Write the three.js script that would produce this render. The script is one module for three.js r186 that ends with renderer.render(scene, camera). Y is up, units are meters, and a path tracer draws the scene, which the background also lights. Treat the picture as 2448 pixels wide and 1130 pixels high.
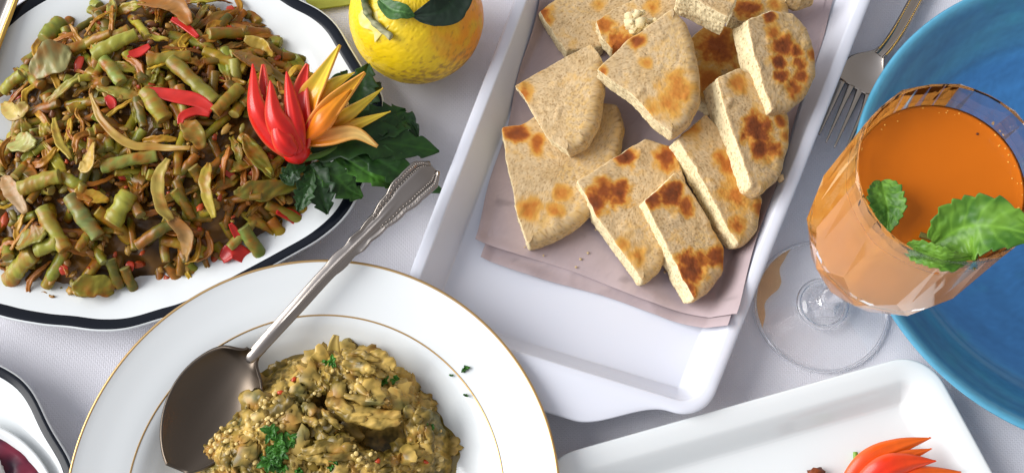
import * as THREE from 'three';
import { ImprovedNoise } from 'three/addons/math/ImprovedNoise.js';
import { mergeGeometries } from 'three/addons/utils/BufferGeometryUtils.js';

// ---------------------------------------------------------------- camera, sky, sun, exposure
const W = 1024, Hh = 472;
const scene = new THREE.Scene();
const camera = new THREE.PerspectiveCamera(2 * Math.atan(565 / 2950) * 180 / Math.PI, W / Hh, 0.02, 50);
camera.position.set(0, 0.6, 0);
camera.up.set(0, 0, -1);
camera.lookAt(0, 0.6 - Math.cos(17.4 * Math.PI / 180), -Math.sin(17.4 * Math.PI / 180));
scene.add(camera);
const renderer = new THREE.WebGLRenderer({ antialias: true });
renderer.setSize(W, Hh);
renderer.toneMapping = THREE.LinearToneMapping;
renderer.toneMappingExposure = 1.2;
renderer.shadowMap.enabled = true;

const sunDir = new THREE.Vector3(-0.86, 0.54, -0.06).normalize();
{ // hazy daylight: warm pale horizon, dimmer overhead, a broad glow round the sun
  const w = 256, h = 128, d = new Float32Array(w * h * 4), v = new THREE.Vector3();
  for (let j = 0; j < h; j++) for (let i = 0; i < w; i++) {
    const el = ((j + .5) / h - .5) * Math.PI, az = ((i + .5) / w - .5) * 2 * Math.PI;
    v.set(Math.cos(el) * Math.cos(az), Math.sin(el), Math.cos(el) * Math.sin(az));
    const up = Math.max(0, v.y), k = Math.pow(up, .55), g = Math.pow(Math.max(0, v.dot(sunDir)), 3);
    let c = [.60 + (.28 - .60) * k, .59 + (.275 - .59) * k, .59 + (.29 - .59) * k];
    c = c.map((x, q) => x + g * [.60, .68, .84][q]);
    if (v.y < 0) c = [.40, .37, .33];
    const o = (j * w + i) * 4; d[o] = c[0]; d[o + 1] = c[1]; d[o + 2] = c[2]; d[o + 3] = 1;
  }
  const t = new THREE.DataTexture(d, w, h, THREE.RGBAFormat, THREE.FloatType);
  t.mapping = THREE.EquirectangularReflectionMapping; t.magFilter = t.minFilter = THREE.LinearFilter; t.needsUpdate = true;
  scene.background = t; scene.environment = t;
}
const sun = new THREE.DirectionalLight(0xfffdfa, 3.4);
sun.position.copy(sunDir).multiplyScalar(2); sun.castShadow = true; sun.shadow.radius = 85;
Object.assign(sun.shadow.camera, { left: -.5, right: .5, top: .5, bottom: -.5, near: .1, far: 5 });
scene.add(sun);

// ---------------------------------------------------------------- helpers (all shapes are written in millimetres)
let seed = 7;
const rnd = () => { seed = (seed + 0x6D2B79F5) | 0; let t = Math.imul(seed ^ (seed >>> 15), 1 | seed); t = (t + Math.imul(t ^ (t >>> 7), 61 | t)) ^ t; return ((t ^ (t >>> 14)) >>> 0) / 4294967296; };
const rr = (a, b) => a + (b - a) * rnd();
const pick = a => a[Math.floor(rnd() * a.length)];
const IN = new ImprovedNoise();
const ns = (x, y, z) => IN.noise(x + 137.3, y + 71.7, z + 211.1);
const fbm = (x, y, z, o = 3) => { let s = 0, a = .5; for (let i = 0; i < o; i++) { s += a * ns(x, y, z); x *= 2.03; y *= 2.03; z *= 2.03; a *= .5; } return s; };
const cl = (x, a = 0, b = 1) => Math.min(b, Math.max(a, x));
const sm = (a, b, x) => { const t = cl((x - a) / (b - a)); return t * t * (3 - 2 * t); };
const mix = (a, b, t) => a.map((x, i) => x + (b[i] - x) * t);
const add = (a, b) => a.map((x, i) => x + b[i]), mul = (a, s) => a.map(x => x * s), sub = (a, b) => a.map((x, i) => x - b[i]);
const dot = (a, b) => a[0] * b[0] + a[1] * b[1] + a[2] * b[2];
const cross = (a, b) => [a[1] * b[2] - a[2] * b[1], a[2] * b[0] - a[0] * b[2], a[0] * b[1] - a[1] * b[0]];
const len = a => Math.hypot(...a), unit = a => mul(a, 1 / (len(a) || 1));
const catmull = (pts, t, closed = false) => {
  const n = pts.length, m = closed ? n : n - 1, x = cl(t, 0, 1) * m, i = Math.min(Math.floor(x), m - 1), f = x - i;
  const g = k => closed ? pts[(k + n) % n] : k < 0 ? sub(mul(pts[0], 2), pts[1]) : k >= n ? sub(mul(pts[n - 1], 2), pts[n - 2]) : pts[k];
  const a = g(i - 1), b = g(i), c = g(i + 1), d = g(i + 2);
  return b.map((_, k) => .5 * (2 * b[k] + (c[k] - a[k]) * f + (2 * a[k] - 5 * b[k] + 4 * c[k] - d[k]) * f * f + (3 * b[k] - a[k] - 3 * c[k] + d[k]) * f * f * f));
};

const used = {}, bases = new Map();
const numbered = n => { const k = used[n] = (used[n] ?? -1) + 1; return k ? n + '_' + String(k).padStart(3, '0') : n; };
function thing(name, base, label, category, group) {
  const g = new THREE.Group(); g.name = numbered(name); g.position.set(base[0] / 1000, base[1] / 1000, base[2] / 1000);
  g.userData = { label, category }; if (group) g.userData.group = group;
  bases.set(g, base); scene.add(g); return g;
}
function part(name, geom, mat, parent, extra) {        // geometry in world millimetres -> a mesh in its thing's own axes
  const b = bases.get(parent); geom.translate(-b[0], -b[1], -b[2]); geom.scale(.001, .001, .001);
  const m = new THREE.Mesh(geom, mat); m.name = name; m.castShadow = m.receiveShadow = true;
  if (extra) Object.assign(m.userData, extra);
  bases.set(m, b); parent.add(m); return m;
}
function whole(name, base, geom, mat, label, category, group) { // a thing that is one mesh
  geom.translate(-base[0], -base[1], -base[2]); geom.scale(.001, .001, .001);
  const m = new THREE.Mesh(geom, mat); m.name = numbered(name); m.position.set(base[0] / 1000, base[1] / 1000, base[2] / 1000);
  m.userData = { label, category }; if (group) m.userData.group = group;
  m.castShadow = m.receiveShadow = true; bases.set(m, base); scene.add(m); return m;
}
const STUFF = { kind: 'stuff' };
function make(pos, idx, col, uv) {
  const g = new THREE.BufferGeometry();
  g.setAttribute('position', new THREE.Float32BufferAttribute(pos, 3));
  if (col) g.setAttribute('color', new THREE.Float32BufferAttribute(col, 3));
  if (uv) g.setAttribute('uv', new THREE.Float32BufferAttribute(uv, 2));
  g.setIndex(idx); g.computeVertexNormals(); return g;
}
// rings of n points each, joined one after the other (closed round); first ring is the top middle, so faces look outwards
function rings(R, color) {
  const n = R[0].length, pos = [], idx = [], col = color ? [] : null;
  R.forEach((r, i) => r.forEach((p, j) => { pos.push(p[0], p[1], p[2]); if (col) col.push(...color(p, i, j)); }));
  for (let i = 0; i + 1 < R.length; i++) for (let j = 0; j < n; j++) {
    const a = i * n + j, b = i * n + (j + 1) % n, c = a + n, d = b + n; idx.push(a, b, c, b, d, c);
  }
  return make(pos, idx, col);
}
// a sheet with real thickness: fn(u, v) is its upper face
function shell(nu, nv, fn, th, color) {
  const N = (nu + 1) * (nv + 1), P = [], pos = [], idx = [], col = color ? [] : null, at = (i, j) => i * (nv + 1) + j;
  for (let i = 0; i <= nu; i++) for (let j = 0; j <= nv; j++) P.push(fn(i / nu, j / nv));
  const nor = [];
  for (let i = 0; i <= nu; i++) for (let j = 0; j <= nv; j++) {
    const a = sub(P[at(Math.min(i + 1, nu), j)], P[at(Math.max(i - 1, 0), j)]), b = sub(P[at(i, Math.min(j + 1, nv))], P[at(i, Math.max(j - 1, 0))]);
    nor.push(unit(cross(a, b)));
  }
  const t = typeof th === 'number' ? () => th : th;
  for (let s = 0; s < 2; s++) for (let i = 0; i <= nu; i++) for (let j = 0; j <= nv; j++) {
    const k = at(i, j), p = s ? sub(P[k], mul(nor[k], t(i / nu, j / nv))) : P[k];
    pos.push(...p); if (col) col.push(...color(i / nu, j / nv, P[k], s));
  }
  const quad = (a, b, c, d) => idx.push(a, c, b, a, d, c);
  for (let i = 0; i < nu; i++) for (let j = 0; j < nv; j++) {
    const a = at(i, j), b = at(i, j + 1), c = at(i + 1, j + 1), d = at(i + 1, j);
    quad(a, b, c, d); quad(a + N, d + N, c + N, b + N);
  }
  for (let i = 0; i < nu; i++) { let a = at(i, 0), d = at(i + 1, 0); quad(a, d, d + N, a + N); a = at(i, nv); d = at(i + 1, nv); quad(d, a, a + N, d + N); }
  for (let j = 0; j < nv; j++) { let a = at(0, j), b = at(0, j + 1); quad(b, a, a + N, b + N); a = at(nu, j); b = at(nu, j + 1); quad(a, b, b + N, a + N); }
  return make(pos, idx, col);
}
// a strip along a curve; w(t) half width, cup lifts its sides, bump(t, s) adds relief
function ribbon(pts, { nu = 20, nv = 6, w, up = [0, 1, 0], cup = 0, th = .6, color, bump, twist = 0 }) {
  const fn = (u, v) => {
    const s = 1 - 2 * v, c = catmull(pts, u), T = unit(sub(catmull(pts, Math.min(u + .02, 1)), catmull(pts, Math.max(u - .02, 0))));
    let S = unit(cross(T, up)), N = cross(S, T);
    const tw = typeof twist === 'function' ? twist(u) : twist * u;
    if (tw) { const a = Math.cos(tw), b = Math.sin(tw), S2 = add(mul(S, a), mul(N, b)); N = sub(mul(N, a), mul(S, b)); S = S2; }
    const k = Math.max(w(u, s), .05);
    return add(c, add(mul(S, k * s), mul(N, cup * k * s * s + (bump ? bump(u, s, c) : 0))));
  };
  return shell(nu, nv, fn, th, color && ((u, v, p, under) => color(u, 1 - 2 * v, p, under)));
}
// a round rod along a curve with flat ends
function rod(pts, r, { n = 9, m = 12, color, rough = 0, squash = 1 }) {
  const R = [], rad = typeof r === 'function' ? r : () => r, us = [0, 0, .02];
  for (let i = 1; i < m; i++) us.push(i / m); us.push(.98, 1, 1);
  us.forEach((u, i) => {
    const c = catmull(pts, u), T = unit(sub(catmull(pts, Math.min(u + .03, 1)), catmull(pts, Math.max(u - .03, 0))));
    const S = unit(cross(T, Math.abs(T[1]) > .9 ? [1, 0, 0] : [0, 1, 0])), N = cross(S, T);
    const k = i === 0 || i === us.length - 1 ? 0 : i === 1 || i === us.length - 2 ? .95 : 1, ring = [];
    for (let j = 0; j < n; j++) {
      const a = -j / n * 2 * Math.PI, p = add(c, add(mul(S, Math.cos(a)), mul(N, Math.sin(a) * squash)));
      const f = 2.6, X = c[0] + (p[0] - c[0]) * f, Y = c[1] + (p[1] - c[1]) * f, Z = c[2] + (p[2] - c[2]) * f, q = rad(u) * k * (1 + (rough ? rough * (ns(X * .25, Y * .25, Z * .25) * 1.5 + .8 * ns(X * .7, Y * .7, Z * .7)) : 0));
      ring.push(add(c, add(mul(S, q * Math.cos(a)), mul(N, q * squash * Math.sin(a)))));
    }
    R.push(ring);
  });
  return rings(R, color && ((p, i, j) => color(us[i], p, i < 2 || i > us.length - 3)));
}
const s0 = s => s > 0 ? 1 : -1;
const ICO = [0, 1, 2, 3].map(d => { const g = new THREE.IcosahedronGeometry(1, d); g.deleteAttribute('uv'); return g; });
function blob(c, s, rot, detail, rough, color, sd = 0) {
  const g = ICO[detail].clone(), p = g.attributes.position, q = new THREE.Quaternion().setFromEuler(new THREE.Euler(...rot)), v = new THREE.Vector3(), col = [];
  for (let i = 0; i < p.count; i++) {
    v.fromBufferAttribute(p, i); const k = 1 + rough * ns(v.x * 1.7 + sd, v.y * 1.7, v.z * 1.7 - sd) * 2;
    v.set(v.x * s[0] * k, v.y * s[1] * k, v.z * s[2] * k).applyQuaternion(q); v.x += c[0]; v.y += c[1]; v.z += c[2];
    p.setXYZ(i, v.x, v.y, v.z); col.push(...color(v));
  }
  g.setAttribute('color', new THREE.Float32BufferAttribute(col, 3));
  g.setIndex([...Array(p.count).keys()]);
  g.computeVertexNormals();
  const nn = g.attributes.normal; // smooth: rebuild from the sphere direction blended with the flat one
  const o = ICO[detail].attributes.position; for (let i = 0; i < nn.count; i++) { v.set(o.getX(i) / s[0], o.getY(i) / s[1], o.getZ(i) / s[2]).normalize().applyQuaternion(q); nn.setXYZ(i, v.x, v.y, v.z); }
  return g;
}
function insidePoly(poly, x, z) { let c = false; for (let i = 0, j = poly.length - 1; i < poly.length; j = i++) { const [a, b] = poly[i], [d, e] = poly[j]; if ((b > z) !== (e > z) && x < (d - a) * (z - b) / (e - b) + a) c = !c; } return c; }
function polyDist(poly, x, z) { let m = 1e9; for (let i = 0, j = poly.length - 1; i < poly.length; j = i++) { const [a, b] = poly[j], [c, d] = poly[i], t = cl(((x - a) * (c - a) + (z - b) * (d - b)) / ((c - a) ** 2 + (d - b) ** 2)); m = Math.min(m, Math.hypot(x - a - (c - a) * t, z - b - (d - b) * t)); } return insidePoly(poly, x, z) ? m : -m; }
const smoothLoop = (pts, n) => { const o = []; for (let i = 0; i < n; i++) o.push(catmull(pts, i / n, true)); return o; };
const curve1 = (pts, n) => { const o = []; for (let i = 0; i <= n; i++) o.push(catmull(pts, i / n)); return o; };

const std = o => new THREE.MeshStandardMaterial(o);
const phys = o => new THREE.MeshPhysicalMaterial(o);
const M = {
  china: phys({ color: new THREE.Color().setRGB(.76, .79, .79), roughness: .13 }),
  trayChina: phys({ color: new THREE.Color().setRGB(.70, .72, .79), roughness: .16 }),
  blackGlaze: phys({ color: new THREE.Color().setRGB(.006, .008, .013), roughness: .2, specularIntensity: .45 }),
  gold: std({ color: new THREE.Color().setRGB(.62, .40, .17), metalness: .85, roughness: .3 }),
  steel: std({ color: new THREE.Color().setRGB(.34, .30, .265), metalness: 1, roughness: .26 }),
  forkSteel: std({ color: new THREE.Color().setRGB(.44, .385, .33), metalness: 1, roughness: .2 }),
  brass: std({ color: new THREE.Color().setRGB(.70, .44, .12), metalness: 1, roughness: .3 }),
  vBread: std({ vertexColors: true, roughness: .92 }),
  vWet: phys({ vertexColors: true, roughness: .33, specularIntensity: .7 }),
  vMash: phys({ vertexColors: true, roughness: .33, specularIntensity: .7 }),
  vGloss: phys({ vertexColors: true, roughness: .27, specularIntensity: .8 }),
  bowlSteel: std({ color: new THREE.Color().setRGB(.125, .10, .078), metalness: 1, roughness: .38 }),  // spoon steel darkened in colour to imitate a dark overhead reflection
  darkSteel: std({ color: new THREE.Color().setRGB(.17, .15, .13), metalness: 1, roughness: .4 }),
  thinGlass: phys({ color: 0xffffff, roughness: .03, transmission: 1, thickness: 0, ior: 1.5 }),
  vLeaf: phys({ vertexColors: true, roughness: .42, specularIntensity: .6, transmission: .1, thickness: 0 }),
  vGlaze: phys({ vertexColors: true, roughness: .17 }),
  vPeel: phys({ vertexColors: true, roughness: .42 }),
  vPaper: phys({ vertexColors: true, roughness: .8, transmission: .12, thickness: 0 }),
  vMatte: std({ vertexColors: true, roughness: .8 }),
  bowlGlass: phys({ color: 0xffffff, roughness: .03, transmission: 1, thickness: 1, ior: 1.4, specularIntensity: .6 }),
  glass: phys({ color: 0xffffff, roughness: .02, transmission: 1, thickness: 1, ior: 1.42 }),
};

// ---------------------------------------------------------------- the table
{
  const n = 256, px = new Uint8Array(n * n * 4);
  for (let j = 0; j < n; j++) for (let i = 0; i < n; i++) {
    const a = i / n * 32, b = j / n * 32, over = (Math.floor(a) + Math.floor(b)) & 1;
    const h = over ? Math.abs(Math.sin(Math.PI * a)) : .9 * Math.abs(Math.sin(Math.PI * b)), q = Math.round(255 * cl(.15 + .75 * h + .12 * ns(i * .11, j * .13, 3)));
    px.set([q, q, q, 255], (j * n + i) * 4);
  }
  const t = new THREE.DataTexture(px, n, n); t.wrapS = t.wrapT = THREE.RepeatWrapping; t.magFilter = THREE.LinearFilter; t.repeat.set(1 / .034, 1 / .034); t.needsUpdate = true;
  const N = 360, M2 = 300, pos = [], idx = [], uv = [], col = [];
  for (let s = 0; s < 2; s++) for (let i = 0; i <= N; i++) for (let j = 0; j <= M2; j++) {
    const x = -900 + 1800 * i / N, z = -1000 + 1500 * j / M2;
    pos.push(x, (s ? -1.4 : 0) + Math.min(0, 1.6 * fbm(x * .009 + 2, 0, z * .016, 2) - .8 + .7 * Math.exp(-Math.pow((x * .35 + z + 130) / 9, 2)) + .6 * Math.exp(-Math.pow((x - z * .3 - 95) / 8, 2))), z); uv.push(x / 1000, z / 1000);
    const k = 1 + .05 * fbm(x * .02, 5, z * .02); col.push(.74 * k, .73 * k, .775 * k);
  }
  const L = (N + 1) * (M2 + 1), q = (i, j) => i * (M2 + 1) + j;
  for (let i = 0; i < N; i++) for (let j = 0; j < M2; j++) { const a = q(i, j), b = q(i, j + 1), c = q(i + 1, j + 1), d = q(i + 1, j); idx.push(a, b, c, a, c, d, a + L, c + L, b + L, a + L, d + L, c + L); }
  const m = whole('tablecloth', [0, 0, 0], make(pos, idx, col, uv), std({ vertexColors: true, roughness: .95, bumpMap: t, bumpScale: .00022 }), 'white woven cotton tablecloth under all the dishes', 'tablecloth');
  m.userData.kind = 'structure';
}

// ---------------------------------------------------------------- round plates
function turned(cx, cz, prof, n = 200, color) {          // prof: [r, y] from the top middle round to the underside middle
  return rings(prof.map(([r, y]) => { const o = []; for (let j = 0; j < n; j++) { const a = -j / n * 2 * Math.PI; o.push([cx + r * Math.cos(a), y, cz + r * Math.sin(a)]); } return o; }), color);
}
const GP = [-90.6, -54.3];
{
  const g = thing('gold_rimmed_plate', [GP[0], 0, GP[1]], 'round white china plate with two thin gold rings holding the mashed aubergine', 'plate');
  const top = curve1([[.01, 8], [30, 7.8], [56, 8.2], [68, 11], [78, 17.5], [84, 21.6], [90, 23.6], [100, 26], [108, 28.4], [111.6, 29.8]], 90);
  const rim = [[112.3, 29.9], [112.6, 29.5], [112.3, 28.9]];
  const under = curve1([[111, 27.8], [100, 23.4], [88, 20.4], [80, 14], [70, 6.5], [62, 3.5], [58, .4], [54, .4], [52, 3.8], [30, 4.2], [.01, 4.4]], 50);
  part('dish', turned(...GP, [...top, ...rim, ...under], 220), M.china, g);
  part('rim_line', turned(...GP, [[111.5, 29.72], [111.65, 29.98], [112.4, 30.08], [112.85, 29.6], [112.5, 28.9], [112, 29]], 220), M.gold, g);
  const iy = r => 21.6 + (r - 84) * .36;
  part('inner_gold_line', turned(...GP, [[86.55, iy(86.55) - .05], [86.65, iy(86.65) + .3], [87.3, iy(87.3) + .3], [87.4, iy(87.4) - .05]], 220), M.gold, g);
}
const BP = [291.4, -198];
{
  const g = thing('blue_plate', [BP[0], 0, BP[1]], 'blue glazed round plate with raised rim, at the right behind the goblet', 'plate');
  const top = curve1([[.01, 6], [60, 6], [90, 6.6], [98, 9], [108, 16], [117, 24], [121, 27]], 90);
  const rim = [[122.4, 27.7], [123.7, 27.4], [124.3, 26.2], [123.8, 24.6]];
  const under = curve1([[121, 21.5], [110, 12], [98, 4], [90, .4], [86, .4], [84, 3], [.01, 3]], 40);
  part('dish', turned(...BP, [...top, ...rim, ...under], 240, p => {
    const r = Math.hypot(p[0] - BP[0], p[2] - BP[1]), a = Math.atan2(p[2] - BP[1], p[0] - BP[0]);
    const st = fbm(r * .16, a * 1.6, 2, 3), wall = sm(88, 104, r), edge = sm(117, 121.5, r);
    let c = mix([.028, .135, .33], [.04, .185, .32], wall * cl(.7 + st * 1.2));
    c = mix(c, [.10, .36, .52], edge * .85); c = mix(c, [.03, .22, .30], .35 * sm(.1, .35, fbm(p[0] * .05, 3, p[2] * .05)));
    return mul(c, 1 + .35 * st + .15 * ns(p[0] * .6, 1, p[2] * .6));
  }), M.vGlaze, g);
}

// ---------------------------------------------------------------- scalloped platters with a black edge
function platter(loop, c, R, floorY, rimY, name, label) {  // loop: outline [x, z]; insets are shares of R
  const g = thing(name, [c[0], 0, c[1]], label, 'plate'), n = loop.length;
  const row = (inset, y) => loop.map(([x, z]) => { const L = Math.hypot(x - c[0], z - c[1]), k = Math.max(0, 1 - inset / Math.min(L, R)); return [c[0] + (x - c[0]) * k, y, c[1] + (z - c[1]) * k]; });
  const dy = rimY - floorY;
  const prof = curve1([[R, floorY], [R * .7, floorY], [46, floorY + dy * .02], [36, floorY + dy * .12], [24, floorY + dy * .42], [14, floorY + dy * .72], [7, rimY - 1.6], [2.2, rimY - .4]], 60);
  const rim = [[1, rimY - .1], [.3, rimY - .3], [0, rimY - 1], [.3, rimY - 2]];
  const under = curve1([[2, rimY - 3.4], [14, rimY - 6], [30, 4], [44, .5], [48, .5], [52, 3], [R, 3.4]], 30);
  part('dish', rings([...prof, ...rim, ...under].map(q => row(...q))), M.china, g);
  const bandY = i => i <= 7 ? rimY - .4 - (i - 2.2) / 4.8 * 1.2 : rimY - 1.6;
  part('black_rim', rings([[5.3, bandY(5.3) - .1], [5.0, bandY(5) + .2], [3.8, bandY(3.8) + .3], [2.4, bandY(2.4) + .3], [1.0, rimY + .12], [.45, rimY - .5], [.9, rimY - 1.2]].map(q => row(...q))), M.blackGlaze, g);
  return g;
}
const platterLoop = smoothLoop([[-112.3,-313],[-100.4,-306.2],[-91.2,-297.5],[-82.6,-283.1],[-73.9,-268.9],[-67.6,-260.9],[-65.3,-253.3],[-67,-240.6],[-69.6,-223.6],[-74.3,-209.1],[-81.6,-193.3],[-93.5,-181.1],[-109.4,-171],[-133.1,-157.2],[-156.5,-144.2],[-170.3,-139.5],[-186,-134.9],[-200,-134.1],[-214.3,-135.8],[-228.5,-137.2],[-247.1,-140.9],[-266.2,-147.8],[-283.2,-167.8],[-293.4,-195.9],[-295.1,-222.5],[-290.8,-252.1],[-281.7,-280.2],[-270.8,-297],[-257.3,-311.1],[-236.8,-323.8],[-204.7,-335],[-171.7,-337.5],[-142.4,-330],[-124.2,-320.9]], 260);
const PC = [-179.5,0,-234.8];
platter(platterLoop, [PC[0], PC[2]], 85, 7.5, 20, 'bean_platter', 'scalloped oval white platter with a black edge, heaped with green beans');
const sideLoop = []; for (let i = 0; i < 220; i++) { const a = i / 220 * 2 * Math.PI, r = 104.6 + 1.3 * Math.cos(a * 13 + 1.9); sideLoop.push([-303.5 + r * Math.cos(-a), -31.8 + r * Math.sin(-a)]); }
platter(sideLoop, [-303.5, -31.8], 104, 6, 20, 'side_plate', 'white plate with a black edge in the lower left corner, under a small bowl');
{
  const c = [-262.5, -35.3], g = thing('sauce_bowl', [c[0], 6, c[1]], 'small white bowl with dark beetroot purple food, lower left corner', 'bowl');
  part('bowl', turned(...c, [...curve1([[.01, 8.5], [30, 8.8], [42, 11], [50, 16], [54.5, 21.2]], 40), [55.8, 22.2], [56.8, 22], [57.1, 21.3], ...curve1([[56, 19.5], [48, 11.5], [38, 7.2], [30, 6.3], [.01, 6.4]], 20)], 140), M.china, g);
  const food = []; for (let i = 0; i < 26; i++) { const t = i / 25; const ring = []; for (let j = 0; j < 110; j++) { const a = -j / 110 * 2 * Math.PI, r = t * 54, x = c[0] + r * Math.cos(a), z = c[1] + r * Math.sin(a); ring.push([x, 19.6 - 1.0 * t * t + (t < .97 ? 3.2 * fbm(x * .12, 4, z * .12) : -3), z]); } food.push(ring); }
  const gg = thing('beetroot_puree', [c[0], 9, c[1]], 'dark purple beetroot food in the small corner bowl', 'food');
  part('puree', rings(food, p => mix([.045, .008, .026], [.20, .022, .045], cl(.4 + 2 * fbm(p[0] * .12, 1, p[2] * .12)))), M.vWet, gg);
  part('cream', blob([-241.5,22,-67.4], [5, 3, 9], [0, .5, 0], 3, .25, () => [.78, .77, .74], 3), M.vMatte, gg);
}

// ---------------------------------------------------------------- rectangular dishes
function quadLoop(c4, off, rad, per) {                    // corners in order; off moves every side outwards; returns {p, side, s}
  const n = 4, lines = c4.map((a, i) => { const b = c4[(i + 1) % n], d = [b[0] - a[0], b[1] - a[1]], L = Math.hypot(...d), t = [d[0] / L, d[1] / L], nn = [-t[1], t[0]]; return { a: [a[0] + nn[0] * off, a[1] + nn[1] * off], t, nn, L }; });
  const meet = (A, B) => { const k = ((B.a[0] - A.a[0]) * B.t[1] - (B.a[1] - A.a[1]) * B.t[0]) / (A.t[0] * B.t[1] - A.t[1] * B.t[0]); return [A.a[0] + A.t[0] * k, A.a[1] + A.t[1] * k]; };
  const cor = lines.map((l, i) => meet(lines[(i + 3) % n], l)), out = [], r = Math.max(rad + off, 1.5);
  for (let i = 0; i < n; i++) {
    const A = cor[i], B = cor[(i + 1) % n], l = lines[i], l2 = lines[(i + 1) % n];
    const L = Math.hypot(B[0] - A[0], B[1] - A[1]);
    const ang0 = Math.acos(cl(-(lines[(i + 3) % n].t[0] * l.t[0] + lines[(i + 3) % n].t[1] * l.t[1]), -1, 1)), ang1 = Math.acos(cl(-(l.t[0] * l2.t[0] + l.t[1] * l2.t[1]), -1, 1));
    const c0 = r / Math.tan(ang0 / 2), c1 = r / Math.tan(ang1 / 2);
    for (let k = 0; k < per; k++) { const s = c0 + (L - c0 - c1) * k / per; out.push({ p: [A[0] + l.t[0] * s, A[1] + l.t[1] * s], side: i, s: s - L / 2, L, nn: l.nn }); }
    const ce = [A[0] + l.t[0] * (L - c1) - l.nn[0] * r, A[1] + l.t[1] * (L - c1) - l.nn[1] * r], a0 = Math.atan2(l.nn[1], l.nn[0]); let da = Math.atan2(l2.nn[1], l2.nn[0]) - a0; while (da > Math.PI) da -= 2 * Math.PI; while (da < -Math.PI) da += 2 * Math.PI;
    for (let k = 0; k < 12; k++) { const a = a0 + da * k / 12; out.push({ p: [ce[0] + r * Math.cos(a), ce[1] + r * Math.sin(a)], side: i, s: L / 2 - c1 * (1 - k / 12), L, nn: [Math.cos(a), Math.sin(a)] }); }
  }
  return out;
}
// corners: near left, near right, far right, far left (anticlockwise seen from above)
const TC = [[-55.3,24,-137.9], [88.5,24,-93.7], [231,24,-416.4], [41.4,24,-416.4]].map(p => [p[0], p[2]]);
function trayIn(x, z) {                                     // distance inside the rim line of the bread tray
  let m = 1e9; TC.forEach((a, i) => { const b = TC[(i + 1) % 4], d = [b[0] - a[0], b[1] - a[1]], L = Math.hypot(...d); m = Math.min(m, -((x - a[0]) * -d[1] + (z - a[1]) * d[0]) / L); }); return m;
}
const trayProf = curve1([[-13.8, 4], [-12.9, 4.3], [-11.8, 6], [-8, 13], [-4.6, 20.4], [-3.5, 23], [-2.9, 23.8]], 34);
const trayY = d => { if (d > 13.8) return 4; let b = trayProf[0]; for (const q of trayProf) { if (-q[0] < d) return b[1] + (q[1] - b[1]) * cl((-b[0] - d) / (q[0] - b[0])); b = q; } return 24; };
{
  const cx = 40, cz = -220, g = thing('bread_tray', [cx, 0, cz], 'long white rectangular serving tray with wavy end handle, holding flatbread wedges', 'tray');
  const R = [], lobe = q => (q.side === 0 || q.side === 2) ? 17 * sm(64, 22, Math.abs(q.s + (q.side ? 0 : 3))) : 0;
  const ring = (off, y, lb = 0, ly = 0) => R.push(quadLoop(TC, off, 14, 60).map(q => { const b = lobe(q); return [q.p[0] + q.nn[0] * b * lb, y + b * ly, q.p[1] + q.nn[1] * b * lb]; }));
  const base = quadLoop(TC, -14, 14, 60);
  for (const t of [0.001, .3, .6, .8, .93, 1]) R.push(base.map(q => [cx + (q.p[0] - cx) * t, 4, cz + (q.p[1] - cz) * t]));
  trayProf.slice(1).forEach(q => ring(...q));
  ring(-2.2, 24.1); ring(-.4, 24.15, 0, 0); ring(.9, 24.1, .02, 0); ring(2.0, 23.7, .2, -.03); ring(2.6, 23.3, .6, -.08); ring(2.9, 22.8, .96, -.14); ring(3.1, 22.2, 1, -.16); ring(2.9, 21.5, .98, -.16); ring(2.4, 20.9, .6, -.10); ring(1.2, 19.5, .1, -.02);
  ring(-2.5, 14); ring(-7, 6); ring(-10, .6); ring(-12, .4); ring(-14, 1.6);
  for (const t of [.9, .5, .001]) R.push(base.map(q => [cx + (q.p[0] - cx) * t, 1.6, cz + (q.p[1] - cz) * t]));
  part('tray_body', rings(R), M.trayChina, g);
}
const QC = [[62, 50], [252, -4], [199.6, -125], [6.7, -71]];
{
  const cx = 130, cz = -38, g = thing('rectangular_plate', [cx, 0, cz], 'white rectangular plate with rounded corners at the lower right, red pepper on it', 'plate');
  const R = [], ring = (off, y) => R.push(quadLoop(QC, off, 20, 50).map(q => [q.p[0], y, q.p[1]])), base = quadLoop(QC, -23, 20, 50);
  for (const t of [0.001, .3, .6, .85, 1]) R.push(base.map(q => [cx + (q.p[0] - cx) * t, 5, cz + (q.p[1] - cz) * t]));
  curve1([[-21, 5.2], [-18.5, 6.6], [-14, 12], [-11, 15], [-8.5, 16.2], [-4, 17.2], [-1, 17.4]], 30).forEach(q => ring(...q));
  ring(-.2, 17.2); ring(.2, 16.6); ring(0, 15.8); ring(-3, 13.5); ring(-10, 7); ring(-15, .5); ring(-17, .5); ring(-19, 2.4);
  for (const t of [.9, .5, .001]) R.push(base.map(q => [cx + (q.p[0] - cx) * t, 2.4, cz + (q.p[1] - cz) * t]));
  part('dish', rings(R), M.china, g);
}

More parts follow.
